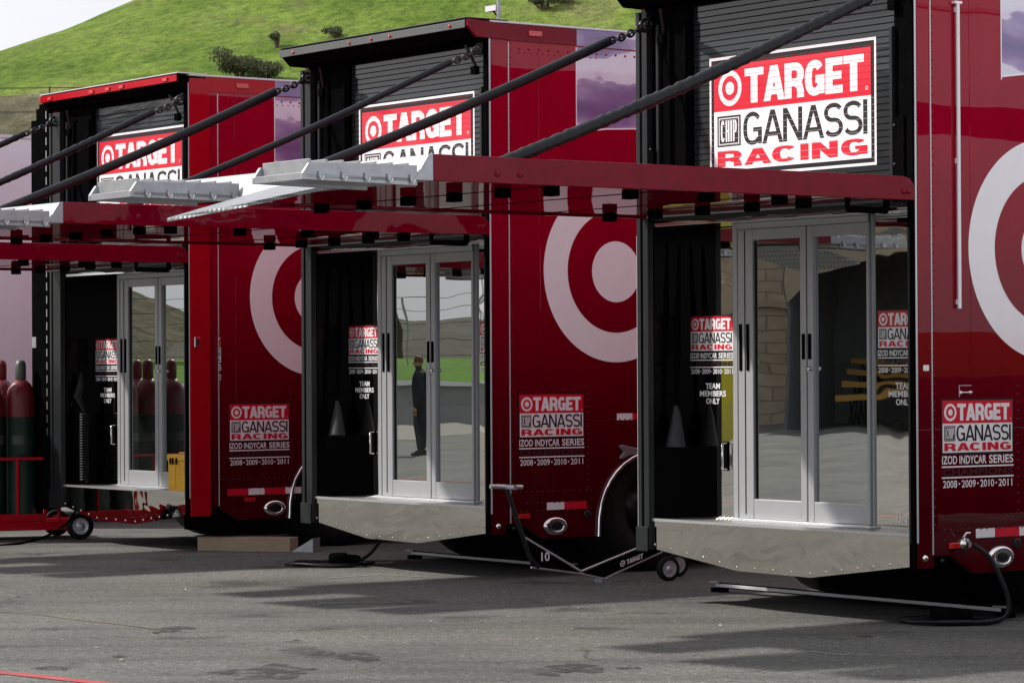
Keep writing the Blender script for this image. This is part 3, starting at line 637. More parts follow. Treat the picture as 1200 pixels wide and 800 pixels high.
        d.mb.add([mpf(a, z, 0) for a, z in lo]+[mpf(a, top_, 0) for a, z in reversed(lo)], [tuple(range(2*N+2))], 'wrap')
        mpr = lambda s, t, l: (.0075+.0008*l, s, t); d.mb.add([mpr(a0, TOP-.119, 0), mpr(a1, TOP-.119, 0), mpr(a1, TOP+.004, 0), mpr(a0, TOP+.004, 0)], [(0, 1, 2, 3)], 'wrap')
        if side == 1: d.rect(purple-.006, purple+.003, Z(1.72), top_, 1, 'vinylwhite')
        for i in range(N): (x0_, z0_), (x1_, z1_) = lo[i], lo[i+1]; d.mb.add([mpf(x0_, z0_-.006, 1), mpf(x1_, z1_-.006, 1), mpf(x1_, z1_+.005, 1), mpf(x0_, z0_+.005, 1)], [(0, 1, 2, 3)], 'vinylwhite')
        q.build('picture_wrap', root)
        q = MB(); d = Decal(q, mpf)
        if side == 1: decal(d, decv, Z(-.213+dz), .585)
        else: decal(d, -decv-.585, Z(-.213+dz), .585)
        q.build('lettering_panel', root)
    # reflective strips
    q = MB(); d = Decal(q, lambda s, t, l: (.0015+.0008*l, s, t)); v = {'right': .478, 'mid': .50, 'left': .36}[variant]; zz = zl-.005; on = variant != 'left'; first = True
    ln = .16 if first else .3
    for k in range(5 if variant != 'mid' else 2):
        wd = .16 if on else .21
        d.rect(v, v+wd, Z(zz-.03), Z(zz+.025), 1, 'vinylwhite' if on else 'vinylred'); v += wd; on = not on
        if v > .95: break
    if variant == 'mid': q.build('reflective_tape', root); q = MB(); d = Decal(q, lambda s, t, l: (.0015+.0008*l, s, t)); d.rect(1.16, 1.31, Z(-.40), Z(-.35), 1, 'vinylwhite'); d.rect(1.31, 1.46, Z(-.40), Z(-.35), 1, 'vinylred')
    q.build('reflective_tape', root)
    q = MB(); v = post+{'right': .125, 'mid': .07, 'left': .25}[variant]; q.box(.0008, .02, v, v+.10, Z(zl-.09), Z(zl-.055), 'lens'); q.build('marker_light', root, .004)
    q = MB(); q.lathe([(.11, 0), (.105, .016), (.07, .03), (.062, .018)], (.001, .0, 0), 'chrome', 24, 'x'); q.lathe([(.055, .016), (.03, .022), (.001, .024)], (.001, 0, 0), 'darkgrey', 16, 'x')
    q.v = [(x, y*1.0, z*.62) for x, y, z in q.v]; q.build('oval_lamp', root, loc=(0, decv+{'right': .48, 'mid': .32, 'left': .44}[variant], Z(zl-.155)))
    q = MB(); q.dome((.001, .06, Z(zl-.14)), .022, (1, 0, 0), 'chrome'); q.build('bolt', root); q = MB(); q.dome((.001, .20, Z(zl-.16)), .015, (1, 0, 0), 'darkgrey'); q.build('bolt', root); q = MB(); q.lathe([(.03, .001), (.032, .006), (.022, .006)], (0, decv+.62, Z(zl-.08)), 'darkgrey', 16, 'x'); q.build('drain_port', root)
    # fender arch trim
    q = MB(); b0 = zl-.245
    pts = [(.012, 1.56+.585*math.cos(a), Z(b0+.625*math.sin(a)**.8)) for a in [math.pi-k*math.pi/20 for k in range(11)]]+[(.012, 2.86+.585*math.cos(a), Z(b0+.625*abs(math.sin(a))**.8)) for a in [math.pi/2-k*math.pi/20 for k in range(11)]]
    q.tube(pts, .016, 'chrome', 8); q.build('fender_trim', root)
    for v in (1.56, 2.86):
        wheel(root, -.04, v, .49, .5, 1); wheel(root, -W+.04, v, .49, .5, -1)
    # --- raised tail-lift platform: polished red underside, red edge beams
    PL = 3.46; th = .14; xr = .004; xl = -W+.06
    q = MB(); q.box(xl+.03, xr-.03, -PL+.02, -.07, PT-th+.012, PT-.02, 'red')
    for k in range(5): q.box(xl+.30+k*.46, xl+.38+k*.46, -.60, -.54, PT-th-.045, PT-th+.011, 'black'); q.box(xl+.18+k*.46, xl+.26+k*.46, -2.70, -2.64, PT-th-.042, PT-th+.011, 'black')
    for k in range(4): q.box(-.24, -.16, -.92-k*.55, -.86-k*.55, PT-th-.042, PT-th+.011, 'black')
    for v in (.9, 1.75, 2.55): q.box(xl+.04, xr-.04, -v-.003, -v+.003, PT-th+.009, PT-th+.0118, 'black')
    pf = q.build('tail_lift_platform', root, .003)
    for x0, x1 in ((xr-.03, xr), (xl, xl+.03)):
        q = MB(); nose = [(-PL, PT-th), (-PL, PT), (-.10, PT), (-.05, PT-.012), (-.012, PT-.05), (-.008, PT-th)] 
        q.prism(nose, 'x', x0, x1, 'redflat')
        for v in (.06, .10, 2.9, 3.05): q.lathe([(.022, 0), (.020, .006), (.008, .008)], (x1, -v, PT-.085), 'redflat', 14, 'x')
        q.build('edge_beam', pf, .004)
    q = MB(); q.prism([(-PL-.12, PT-th), (-PL-.03, PT-.005), (-PL-.001, PT), (-PL-.001, PT-th)], 'x', xl, xr, 'aludull'); q.build('end_bevel', pf, .003)
    q = MB(); q.tube([(-.1, -.14, PT-th-.06), (-.1, -.45, PT-th-.06), (-.1, -.45, PT-th+.01)], .02, 'black', 8); q.tube([(-.1, -.14, PT-th-.06), (-.1, -.14, PT-th+.01)], .02, 'black', 8); q.build('grip', pf)
    q = MB(); q.tube([(-W+.45, -.30, PT-th-.012), (-.65, -.30, PT-th-.012)], .010, 'aludull', 8); q.build('torsion_bar', pf)
    # ribbed aluminium ramps folded out at both outer corners
    for a0, a1 in ((.0, .49), (1.78, 2.27)):
        q = MB(); y0, y1 = -PL-.10, -PL-.78; zb, zt_ = PT-.168, PT-.062
        q.box(-a1, -a0, y1, y0, zb+.02, zb+.04, 'aludull')
        for x in (-a1, -a0-.022): q.prism([(y0, zb), (y0, zt_), (y1+.02, zt_-.01), (y1-.02, zt_-.065), (y1-.02, zb+.01)], 'x', x, x+.022, 'aludull')
        for k in range(7): y = y1+.03+k*.10; q.box(-a1+.022, -a0-.022, y, y+.014, zb+.04, zt_+.012, 'aludull')
        q.box(-a1+.022, -a0-.022, y1-.018, y1, zb+.01, zt_-.06, 'aludull')
        for k in range(5): q.box(-a0-.0, -a0+.010, y1+.07+k*.14, y1+.10+k*.14, zb+.02, zb+.055, 'aludull'); q.tube([(-a0+.012, y1+.07+k*.14, zb+.03), (-a0+.016, y1+.085+k*.14, zb+.008), (-a0+.012, y1+.10+k*.14, zb+.03)], .005, 'chrome', 5)
        q.build('ramp', pf, .003)
    q = MB(); z0, z1 = PT-.10, PT-.27
    vsq = [(-.53, -PL-.10, z0), (-1.40, -PL-.10, z0), (-1.27, -PL-.86, z1-.03), (-.53, -PL-.80, z1+.02)]
    q.add(vsq+[(x, y, z-.02) for x, y, z in vsq], [(3, 2, 1, 0), (4, 5, 6, 7), (0, 1, 5, 4), (1, 2, 6, 5), (2, 3, 7, 6), (3, 0, 4, 7)], 'tread'); q.build('tread_flap', pf)
    # --- stays holding the platform
    zA = Z({'right': 2.26, 'mid': 2.32, 'left': 2.27}[variant])
    stay(root, (-.06, -.03, zA), (-.06, -3.0, PT-.035), .30, variant != 'mid', {'right': .035, 'mid': .025, 'left': .030}[variant])
    stay(root, (-W+.12, -.03, zA-.02), (-W+.12, -3.0, PT-.035), .34, variant == 'left', {'right': .032, 'mid': .036, 'left': .028}[variant])
    return root
def inner_l(inner, W): return inner

T3 = trailer((2.383, 17.37), 2.59, 2.47, -1.00, 1.11, 2.47, 0, (.39, 1.94), (1.975, .77), (2.10, .195), .207, 0, 1.11, .722, .122,
             'nearest red race transporter at the right edge, with a tall white rod down its side', 'right')
T2 = trailer((-.154, 21.4), 2.52, 2.37, -1.015, 1.10, 2.50, -.10, (.27, 1.81), (2.03, .77), (1.915, .10), .257, .01, 1.16, .796, .168,
             'middle red race transporter, with a small mast on its roof', 'mid')
T1 = trailer((-2.713, 24.8), 2.46, 2.25, -1.04, 1.03, 2.46, -.24, (.17, 1.72), (2.07, .77), (1.75, .09), .391, -.09, 1.27, .85, .28,
             'farthest red race transporter, bright red hood edge, next to the gas cylinders', 'left')
# extras fixed to single trailers
q = MB(); q.tube([(.022, .335, Z(.335)), (.022, .335, Z(2.15))], .012, 'vinylwhite', 10); q.box(.001, .03, .305, .365, Z(2.15), Z(2.165), 'vinylwhite')
for z in (.36, 1.2, 2.1): q.box(.001, .02, .325, .345, Z(z), Z(z)+.03, 'vinylwhite')
q.build('white_rod', T3)
q = MB(); q.box(.001, .008, .05, .095, Z(-.035), Z(0), 'vinylwhite'); q.build('data_plate', T3, .003)
q = MB()
for a in ((.345, .45, -.125, -.121), (.345, .349, -.19, -.125)): q.box(.001, .003, a[0], a[1], Z(a[2]), Z(a[3]), 'trim')
q.tube([(.012, .36, Z(-.165)), (.018, .44, Z(-.165))], .005, 'chrome', 6); q.dome((.001, .36, Z(-.165)), .012, (1, 0, 0), 'vinylwhite'); q.dome((.001, .44, Z(-.165)), .012, (1, 0, 0), 'vinylwhite'); q.build('hatch_latch', T3)
q = MB(); q.lathe([(.034, .001), (.036, .03), (.02, .035), (.02, .06)], (0, .365, Z(-1.065)), 'chrome', 18, 'x'); q.tube([(.03, .34, Z(-1.03)), (.06, .34, Z(-1.0)), (.03, .40, Z(-1.0))], .008, 'chrome', 6); q.build('power_inlet', T3)
q = MB(); q.prism([(1.17, Z(-.595)), (1.20, Z(-.585)), (1.27, Z(-.60)), (1.36, Z(-.615)), (1.375, Z(-.635)), (1.355, Z(-.655)), (1.27, Z(-.665)), (1.20, Z(-.69)), (1.175, Z(-.685)), (1.215, Z(-.64))], 'x', .001, .02, 'aludull'); q.build('air_scoop', T2, .004)
q = MB(); q.box(.0215, .035, .03, .085, Z(.18), Z(.27), 'chrome'); q.box(.0352, .045, .045, .07, Z(.20), Z(.25), 'darkgrey'); q.build('side_latch', T1, .004)
# left trailer: black lift side panel next to its left post
q = MB(); q.prism([(-2.82, Z(-1.27)), (-2.485, Z(-1.27)), (-2.485, Z(2.42)), (-2.66, Z(2.42)), (-2.66, Z(2.38)), (-2.72, Z(2.38)), (-2.72, Z(2.28)), (-2.82, Z(2.28))], 'y', -.03, .04, 'black'); q.build('wing_panel', T1, .004)
q = MB()
for k in range(26): q.box(-2.52, -2.508, -.036, -.0305, Z(-.6+k*.12), Z(-.6+k*.12)+.07, 'alu')
q.box(-2.80, -2.72, -.04, -.0305, Z(.20), Z(.30), 'aludull'); q.build('hinge_strip', T1)
# roof mast on the middle trailer
q = MB(); q.tube([(-.02, .10, Z(2.47)), (-.02, .10, Z(2.95))], .014, 'aludull', 8); q.box(-.16, -.03, .08, .13, Z(2.60), Z(2.64), 'white'); q.tube([(-.03, .10, Z(2.55)), (-.06, .08, Z(2.60))], .006, 'black', 6); q.build('roof_mast', T2)

# ------------------------------------------------------------------ helper: world point from trailer-local coords
def L(T, x, y, z): return T.matrix_basis @ Vector((x, y, z))
for T in (T1, T2, T3): T.matrix_basis = Matrix.Translation(T.location) @ Euler(T.rotation_euler).to_matrix().to_4x4()

# ------------------------------------------------------------------ white trailer at far left (its right side skin shows)
def plain_trailer(loc, W, H, bottom, label, m, name, bands=()):
    r_ = empty(name, loc, math.atan2(-.806, .592), label, 'trailer'); b = MB()
    b.box(-W, 0, 0, 14, bottom, H, m)
    for k in range(30):
        for v in (.12, 1.25, 2.0, 2.45, 2.9, 3.4): b.dome((.0005, v, bottom+.1+k*(H-bottom-.2)/30), .010, (1, 0, 0), m, .6)
    for side, x in ((1, .003), (-1, -W-.003)):
        for z0, z1, mm in bands: b.box(x-.002, x+.002, .01, 13.9, z0, z1, mm)
    b.build('body', r_, .006)
    t = MB(); t.box(-W-.012, .012, -.01, 14, H-.0, H+.03, 'trim'); t.build('roof_rail', r_)
    t = MB(); t.box(-W+.5, -.5, .5, 13, .45, bottom-.001, 'black'); t.build('chassis', r_)
    for v in (2.0, 3.3):
        wheel(r_, -.03, v, .49, .5, 1); wheel(r_, -W+.03, v, .49, .5, -1)
    return r_
plain_trailer((-5.45, 28.9, 0), 2.55, Z(2.30), .62, 'plain white riveted trailer side at the far left edge', 'bodywhite', 'white_trailer')
PR = L(T3, 2.6+2.55, -1.0, 0)
plain_trailer((PR.x, PR.y, 0), 2.55, Z(2.55), .55, 'pale trailer with an orange stripe, mirrored in the nearest red trailer side', 'bodywhite', 'striped_trailer',
              ((1.46, 1.78, 'amber'), (.553, 1.455, 'darkband'), (3.2, 3.42, 'cylred')))

# ------------------------------------------------------------------ small things round the trailers
def ground_bar(T, v, u0, u1, label):
    e = empty('stabiliser_bar', L(T, -(u0+u1)/2, v, 0), T.rotation_euler.z, label, 'bar', 'metal bars lying under the trailer tails'); h = (u1-u0)/2
    q = MB(); q.box(-h, h, -.035, .035, .030, .062, 'black'); q.box(-h, h, -.039, -.0352, .038, .060, 'trim'); q.build('rail', e, .002)
    for s_ in (-1, 1):
        q = MB(); q.box(s_*h-.05, s_*h+.05, -.04, .04, .0, .029, 'black'); q.box(s_*h-.05, s_*h+.05, -.06, -.02, .0625, .075, 'aludull'); q.build('foot', e, .002)
ground_bar(T3, .95, .22, 2.92, 'long thin metal bar on the asphalt under the nearest trailer tail')
ground_bar(T2, 1.0, .30, 2.45, 'thin metal bar on the asphalt below the middle trailer skirt')

def cable(name, pts, r, label, T=None, plug=None):
    e = empty(name, pts[0] if not T else (0, 0, 0), 0, label, 'cable'); o = Vector(e.location)
    P_ = [Vector(p)-o for p in pts]; sm = []
    for i in range(len(P_)-1):
        p0 = P_[max(i-1, 0)]; p1 = P_[i]; p2 = P_[i+1]; p3 = P_[min(i+2, len(P_)-1)]
        for k in range(8):
            t = k/8; sm.append(.5*((2*p1)+(-p0+p2)*t+(2*p0-5*p1+4*p2-p3)*t*t+(-p0+3*p1-3*p2+p3)*t**3))
    sm.append(P_[-1]); q = MB(); q.tube(sm, r, 'black' if r < .012 else 'sleeve', 8); q.build('cord', e)
    if plug:
        q = MB(); c = Vector(plug)-o; q.lathe([(.03, -.13), (.05, -.11), (.052, 0), (.036, .02), (.034, .09), (.02, .12)], c, 'black', 12, 'x'); q.build('plug', e)
a = [L(T3, .09, .37, Z(-1.065)), L(T3, .16, .44, Z(-1.15)), L(T3, .22, .52, Z(-1.38)), L(T3, .2, .50, .05), L(T3, .05, .38, .02)]
c0 = L(T3, -.16, .42, .015)
for k in range(22):
    t = k*.95; a.append(c0+Vector((math.cos(t)*(.26+.05*math.sin(k*2.1)), math.sin(t)*(.20+.05*math.cos(k*1.3)), .006*(k % 3))))
cable('power_cable', a, .014, 'grey power cable plugged into the nearest trailer and coiled on the ground', plug=L(T3, -.02, .30, .06))
a = [L(T1, -.25, .3, .5), L(T2, -2.45, .6, .30), L(T2, -2.52, .3, .03)]; c0 = L(T2, -2.15, .0, .015)
a = [L(T2, -1.95, .5, .45), L(T2, -2.0, .3, .12), L(T2, -2.05, .15, .02)]
for k in range(24): t = k*.8; a.append(c0+Vector((math.cos(t)*(.30+.06*math.sin(k*1.9)), math.sin(t)*(.20+.05*math.cos(k*1.1)), .006*(k % 3))))
cable('power_cable', a, .013, 'black cable coil with a connector box by the left end of the middle skirt', plug=c0+Vector((.12, -.15, .05)))

# timber block and wheel chock
tb = empty('timber_block', L(T1, .02, .55, 0), T1.rotation_euler.z+R(38), 'pale timber block lying under the farthest red trailer', 'block')
q = MB(); q.box(-.42, .42, -.1, .1, .0, .12, 'wood'); q.build('beam', tb, .006)
q = MB(); q.prism([(.421, 0), (.62, 0), (.62, .12)], 'y', -.09, .09, 'aludull'); q.build('wedge', tb, .003)

# dolly / pit jack leaning along the middle trailer
jk = empty('trolley_jack', (.30, 21.05, 0), math.atan2(.592, .806)-R(6), 'black trolley jack with a T handle beside the middle trailer', 'trolley')
def sx_(x): return x if x < -.14 else -.14+(x+.14)*.74
def J(x, z, y=0): return (sx_(x), y, z)
q = MB(); q.tube([J(-.40, .70), J(-.21, .20), J(-.14, .125)], .017, 'darkgrey', 8); q.build('handle_shaft', jk)
q = MB(); q.tube([J(-.40, .705, -.13), J(-.40, .705, .13)], .018, 'alu', 10); q.tube([J(-.53, .712), J(-.27, .70)], .017, 'alu', 10); q.build('handle_grip', jk)
q = MB(); q.prism([(-.255, .34), (-.20, .15), (-.13, .115), (sx_(.33), .075)], 'y', -.006, .006, 'black')
for a_, b_ in (((-.265, .35), (.34, .085)), ((-.20, .13), (.34, .07)), ((.34, .085), (1.28, .30)), ((.60, .025), (1.28, .20)), ((.34, .07), (.60, .025)), ((1.28, .30), (1.36, .22))): q.tube([J(*a_), J(*b_)], .009, 'alu', 6)
q.prism([(sx_(.36), .07), (sx_(.60), .032), (sx_(1.27), .20), (sx_(1.27), .29)], 'y', -.006, .006, 'black')
d = Decal(q, lambda s, t, l: (s, -.0075-.001*l, t)); d.text('10', -.12, -.05, .17, .235, 0, 'vinylwhite', .02)
d2 = Decal(q, lambda s, t, l: (s, -.0075-.001*l, t+(s-.55)*.30)); d2.block('TARGET', (.60), .74, .105, .14, 0, 'vinylwhite'); d2.disc(.565, .125, .022, 0, 'vinylwhite', 16); d2.disc(.565, .125, .014, 1, 'black', 16); d2.disc(.565, .125, .007, 2, 'vinylwhite', 16)
q.build('frame', jk)
for y in (-.16, .16):
    q = MB(); q.lathe([(.06, -.025), (.085, -.025), (.088, -.01), (.088, .01), (.085, .025), (.06, .025), (.06, -.025)], (1.0+y*.9, y, .088), 'tyre', 24, 'y', False); wq = q.build('wheel', jk)
    q = MB(); q.lathe([(.01, -.03), (.014, -.03), (.016, -.014), (.05, -.012), (.0605, -.026), (.0605, .026), (.05, .014), (.01, .015)], (1.0+y*.9, y, .088), 'trim', 20, 'y'); q.build('rim', wq)
q = MB(); q.tube([(.91, -.16, .088), (1.09, .16, .088)], .012, 'darkgrey', 8); q.box(.36, .46, -.05, .05, 0, .025, 'aludull'); q.build('axle', jk)

# hanging cloth cones in the doorways and coiled hose on the far one
def cone(T, u, label):
    e = empty('hanging_bag', L(T, -u, .14, Z(-.50)), T.rotation_euler.z, label, 'bag', 'grey cloth bags hanging inside the left door jambs'); q = MB()
    q.lathe([(.012, .25), (.028, .20), (.055, .08), (.076, -.02), (.080, -.03), (.073, -.028)], (0, 0, 0), 'fabric', 14); q.v = [(x+.006*math.sin(z*40), y*.8, z) for x, y, z in q.v]; q.build('cloth', e)
    q = MB(); q.tube([(0, 0, .24), (.004, .01, .5), (-.004, .02, .80), (0, .04, 1.3)], .012, 'black', 8, rs=[.012, .018, .02, .01]); q.build('cord', e)
cone(T3, 2.40, 'grey cloth bag hanging in the doorway of the nearest trailer'); cone(T2, 2.27, 'grey cloth bag hanging in the doorway of the middle trailer')
e = empty('coiled_hose', L(T1, -2.12, .13, Z(-1.03)), T1.rotation_euler.z, 'black coiled hose with a steel coupling in the farthest doorway', 'hose'); q = MB()
q.tube([(.035*math.cos(k*.7), .035*math.sin(k*.7), .02+k*.0026) for k in range(240)], .010, 'sleeve', 6); q.build('coil', e)
q = MB(); q.tube([(0, 0, .64), (-.05, -.01, .74), (-.09, -.02, .78), (-.06, 0, .90), (-.05, 0, 1.0)], .03, 'sleeve', 8, rs=[.012, .03, .045, .03, .01]); q.lathe([(.01, -.06), (.024, -.05), (.024, .0)], (-.12, -.05, .72), 'chrome', 10, 'x'); q.build('coupling', e)

# yellow case on the far doorstep
yc = empty('yellow_case', L(T1, -.25, .13, Z(-1.04)), T1.rotation_euler.z, 'yellow plastic battery case standing in the farthest doorway', 'case'); q = MB()
q.box(-.17, .20, -.10, .10, 0.002, .26, 'yellow'); q.box(-.15, -.05, -.104, -.1005, .03, .22, 'yellow'); q.build('case_body', yc, .012)
q = MB(); q.box(-.18, .21, -.11, .11, .261, .315, 'yellow'); q.box(-.12, .02, -.03, .03, .3155, .333, 'yellow'); q.build('lid', yc, .012)
q = MB()
for x in (-.12, -.08, -.02): q.box(x, x+.02, -.118, -.1105, .23, .285, 'black')
q.build('catch', yc, .002)

# gas cylinder cart
CX, CY, CR = -4.56, 27.15, R(20)
gc = empty('cylinder_cart', (CX, CY, 0), CR, 'red wheeled cart carrying tall gas cylinders at the left edge', 'cart'); q = MB()
q.box(-1.7, .50, -.36, .36, .09, .17, 'brightred'); q.prism([(.50, .17), (.50, .09), (.62, .11), (.58, .17)], 'y', -.30, .30, 'brightred')
q.box(-1.7, .20, -.36, -.33, .171, .24, 'brightred'); q.build('deck', gc, .006)
q = MB()
for x in (-1.68, -1.1, -.5, -.06, .32):
    for y in (-.34, .34): q.tube([(x, y, .17), (x, y, .74)], .016, 'brightred', 8)
for y in (-.34, .34): q.tube([(-1.68, y, .74), (.32, y, .74)], .016, 'brightred', 8)
q.build('guard_rail', gc)
for x, y in ((.50, -.33), (-1.4, -.33), (.42, .36), (-1.4, .33)):
    q = MB(); q.lathe([(.075, -.04), (.115, -.04), (.122, -.025), (.122, .025), (.115, .04), (.075, .04), (.075, -.04)], (x, y-.06, .122), 'tyre', 28, 'y', False); wq = q.build('wheel', gc)
    q = MB(); q.lathe([(.01, -.045), (.022, -.045), (.025, -.028), (.065, -.03), (.075, -.042), (.075, .042), (.03, .035)], (x, y-.06, .122), 'trim', 20, 'y'); q.build('rim', wq)
names = ['with a grey cap, beside the dark wing panel', 'with a red cap, cut by the left picture edge', 'behind the grey capped one, seen mirrored in the far doors', 'third in the front row of the cart', 'fourth in the front row of the cart', 'second in the back row of the cart', 'third in the back row of the cart']
for i, (x, y) in enumerate(((.0, -.18), (-.29, -.18), (-.12, .14), (-.60, -.18), (-.92, -.18), (-.45, .14), (-.78, .14))):
    cy = empty('gas_cylinder', Euler((0, 0, CR)).to_matrix() @ Vector((x, y, .171)) + Vector((CX, CY, 0)), 0, 'green and red gas cylinder '+names[i], 'gas cylinder', 'gas cylinders on the red cart')
    q = MB(); q.lathe([(.10, 0), (.125, .02), (.13, .05), (.13, .95), (.131, .951)], (0, 0, 0), 'green', 28); q.lathe([(.131, .95), (.131, 1.12), (.122, 1.19), (.09, 1.25), (.055, 1.285), (.04, 1.29)], (0, 0, 0), 'cylred', 28)
    q.lathe([(.1318, .70), (.1318, .78)], (0, 0, 0), 'capgrey' if i % 2 else 'green', 28, 'z', False); q.build('tank', cy)
    q = MB(); q.lathe([(.045, 1.288), (.05, 1.30), (.05, 1.42), (.042, 1.455), (.02, 1.47), (.001, 1.472)], (0, 0, 0), 'capgrey' if i in (0, 5) else 'cylred', 20); q.build('valve_cap', cy)
cable('air_line', [(-3.9, 26.9, .45), (-4.05, 26.7, .15), (-4.35, 26.2, .015), (-4.9, 25.8, .012), (-5.6, 25.7, .012)], .011, 'thin black air line trailing on the ground beside the cart')

# ------------------------------------------------------------------ painted lines and litter on the ground
def stripe(pts, wd, m, name, z=.004):
    q = MB(); P_ = [Vector((*p, z)) for p in pts]; vs_ = []
    for i, p in enumerate(P_):
        t = (P_[min(i+1, len(P_)-1)]-P_[max(i-1, 0)]).normalized(); n_ = Vector((-t.y, t.x, 0))*wd/2; vs_ += [p+n_, p-n_]
    q.add(vs_, [(2*i, 2*i+1, 2*i+3, 2*i+2) for i in range(len(P_)-1)], m); return tag(q.build(name), kind='structure')
stripe([(-40, 52), (-25, 37), (-17, 27.5), (-12, 21.5), (-7, 17.8), (-3.6, 15.75), (-2.55, 15.05), (-1.9, 14.45), (-1.2, 13.7)], .10, 'linered', 'painted_line')
for i in range(26):
    x = random.uniform(-3, 3.2); y = random.uniform(15, 21)
M['oil'] = mat('oil_soaked_asphalt', (.045, .045, .044), .8, var=.3, vscale=9, bump=.4, bscale=60)
def oilalpha():
    m = M['oil']; n = m.node_tree; t = n.nodes.new('ShaderNodeTexCoord')
    n.links.new(ramp(n, noise(n, t.outputs['Object'], 7, 6, .7), [(.42, (0,)*3), (.58, (.85,)*3)]), n.nodes['Principled BSDF'].inputs['Alpha'])
oilalpha()
def gp(px, py): d_ = EYE*3455/(py-431-(600-px)*.0052); return ((px-600)/3455*d_, d_)
for px, py, wp, hp in ((197, 738, 22, 4), (375, 766, 14, 2.5), (418, 770, 26, 5), (310, 788, 55, 7), (672, 783, 36, 5), (736, 783, 14, 2), (345, 752, 12, 1.6), (640, 790, 14, 2), (60, 783, 22, 2.2), (140, 769, 12, 1.6), (1010, 746, 9, 1.4)):
    cx_, cy_ = gp(px, py); N = 36; q = MB(); ph = random.uniform(0, 6)
    rx_ = wp/3455*cy_; ry_ = hp*cy_*cy_/5355
    q.add([(cx_+rx_*math.cos(t)*(1+.28*math.sin(3*t+ph)+.16*math.sin(7*t+2*ph)+random.uniform(-.1, .1)), cy_+ry_*math.sin(t)*(1+.3*math.sin(2*t+ph)+.2*math.sin(5*t)+random.uniform(-.1, .1)), .003) for t in [2*math.pi*i/N for i in range(N)]], [tuple(range(N))], 'oil')
    tag(q.build('oil_stain'), kind='structure')
stripe([gp(370, 708), gp(425, 706.5), gp(482, 706)], .035, 'lineworn', 'scuffed_line'); stripe([gp(385, 678), gp(440, 674), gp(500, 677)], .03, 'lineworn', 'scuffed_line')
stripe([gp(945, 764), gp(985, 768), gp(1020, 767)], .02, 'lineworn', 'scuffed_line')
M['seam'] = mat('dry_weeds_in_seam', (.20, .17, .08), .9, var=.6, vscale=6)
stripe([gp(-10, 717), gp(40, 720), gp(90, 727), gp(130, 731), gp(200, 740)], .018, 'seam', 'paving_seam', .0035)
q = MB()
for i in range(60):
    x = random.uniform(-3.2, 3.4); y = random.uniform(14.6, 22.5); s_ = random.uniform(.006, .018); a = random.uniform(0, 6)
    q.add([(x+s_*math.cos(a+t), y+s_*1.5*math.sin(a+t), .003+random.uniform(0, .006)) for t in (0, 1.7, 3.3, 4.9)], [(0, 1, 2, 3)], random.choice(['vinylwhite', 'lineworn', 'wood', 'wood', 'lineworn']))
tag(q.build('grit'), kind='stuff', label='scattered grit and paper scraps on the asphalt')

# ------------------------------------------------------------------ world mirrored in the doors (stands off to the left of the picture)
bl = empty('stone_building', (-58, 14, 0), 0, 'long tan block-stone building across the paddock, seen mirrored in the nearest doors', 'building')
q = MB(); q.box(-8, 0, -22, 21.5, 0, 9, 'brick'); q.box(-8.2, .25, -22.2, 21.7, 9.001, 9.4, 'beige'); q.build('wall', bl)
for k in range(6):
    q = MB(); q.box(.001, .06, -18+k*6, -16.2+k*6, 3.6, 5.2, 'blackgloss'); q.build('window', bl)
q = MB(); q.box(.001, .12, -22, 21.5, 3.1, 3.3, 'beige'); q.build('string_course', bl)
tn = empty('marquee', (-50, 26.3, 0), 0, 'dark marquee with an arched pale valance, mirrored in the nearest right door', 'tent')
q = MB(); N = 16; arc = [(-3.2+6.4*i/N, 3.4+.8*math.sin(math.pi*i/N)**.6) for i in range(N+1)]
q.prism([(-3.5, 3.1)]+[(-3.5, 4.6), (3.5, 4.6), (3.5, 3.1)]+arc[::-1], 'x', 0, .1, 'beige'); q.build('valance', tn)
q = MB(); q.box(-6, .0, -3.5, 3.5, 4.61, 4.75, 'canvas'); q.box(-6, -5.9, -3.5, 3.5, 0, 4.6, 'canvas'); q.box(-6, 0, -3.55, -3.45, 0, 4.6, 'canvas'); q.box(-6, 0, 3.45, 3.55, 0, 4.6, 'canvas'); q.build('cover', tn)
for k in range(4):
    e = empty('trestle_table', (-51-k*1.2, 26.2+k*.1, 0), 0, ['front', 'second', 'third', 'rearmost'][k]+' ochre topped trestle table inside the marquee', 'table', 'trestle tables in the marquee')
    q = MB(); q.box(-.4, .4, -2.5, 2.5, .72+k*.3, .86+k*.3, 'gold'); q.build('tabletop', e)
    for y in (-2.2, 0, 2.2):
        q = MB(); q.tube([(-.3, y, 0), (.3, y, .72+k*.3)], .03, 'black', 6); q.tube([(.3, y, 0), (-.3, y, .72+k*.3)], .03, 'black', 6); q.build('leg', e)
q = MB(); q.add([(-55.5, 36.5, .004), (-34, 36.5, .004), (-30, 90, .004), (-55.5, 90, .004)], [(0, 1, 2, 3)], 'apron'); tag(q.build('concrete_apron'), kind='structure')
yb = empty('yellow_skip', (-27.6, 27.75, 0), R(88), 'yellow open skip standing on the paddock, mirrored beside the nearest doors', 'skip')
q = MB(); q.prism([(-1.6, .25), (1.6, .25), (2.1, 1.55), (-2.1, 1.55)], 'y', -.8, .8, 'yellowbright'); q.box(-2.15, 2.15, -.86, .86, 1.551, 1.66, 'yellowbright'); q.box(-1.4, 1.4, -.6, .6, 0, .249, 'black'); q.build('bin', yb)
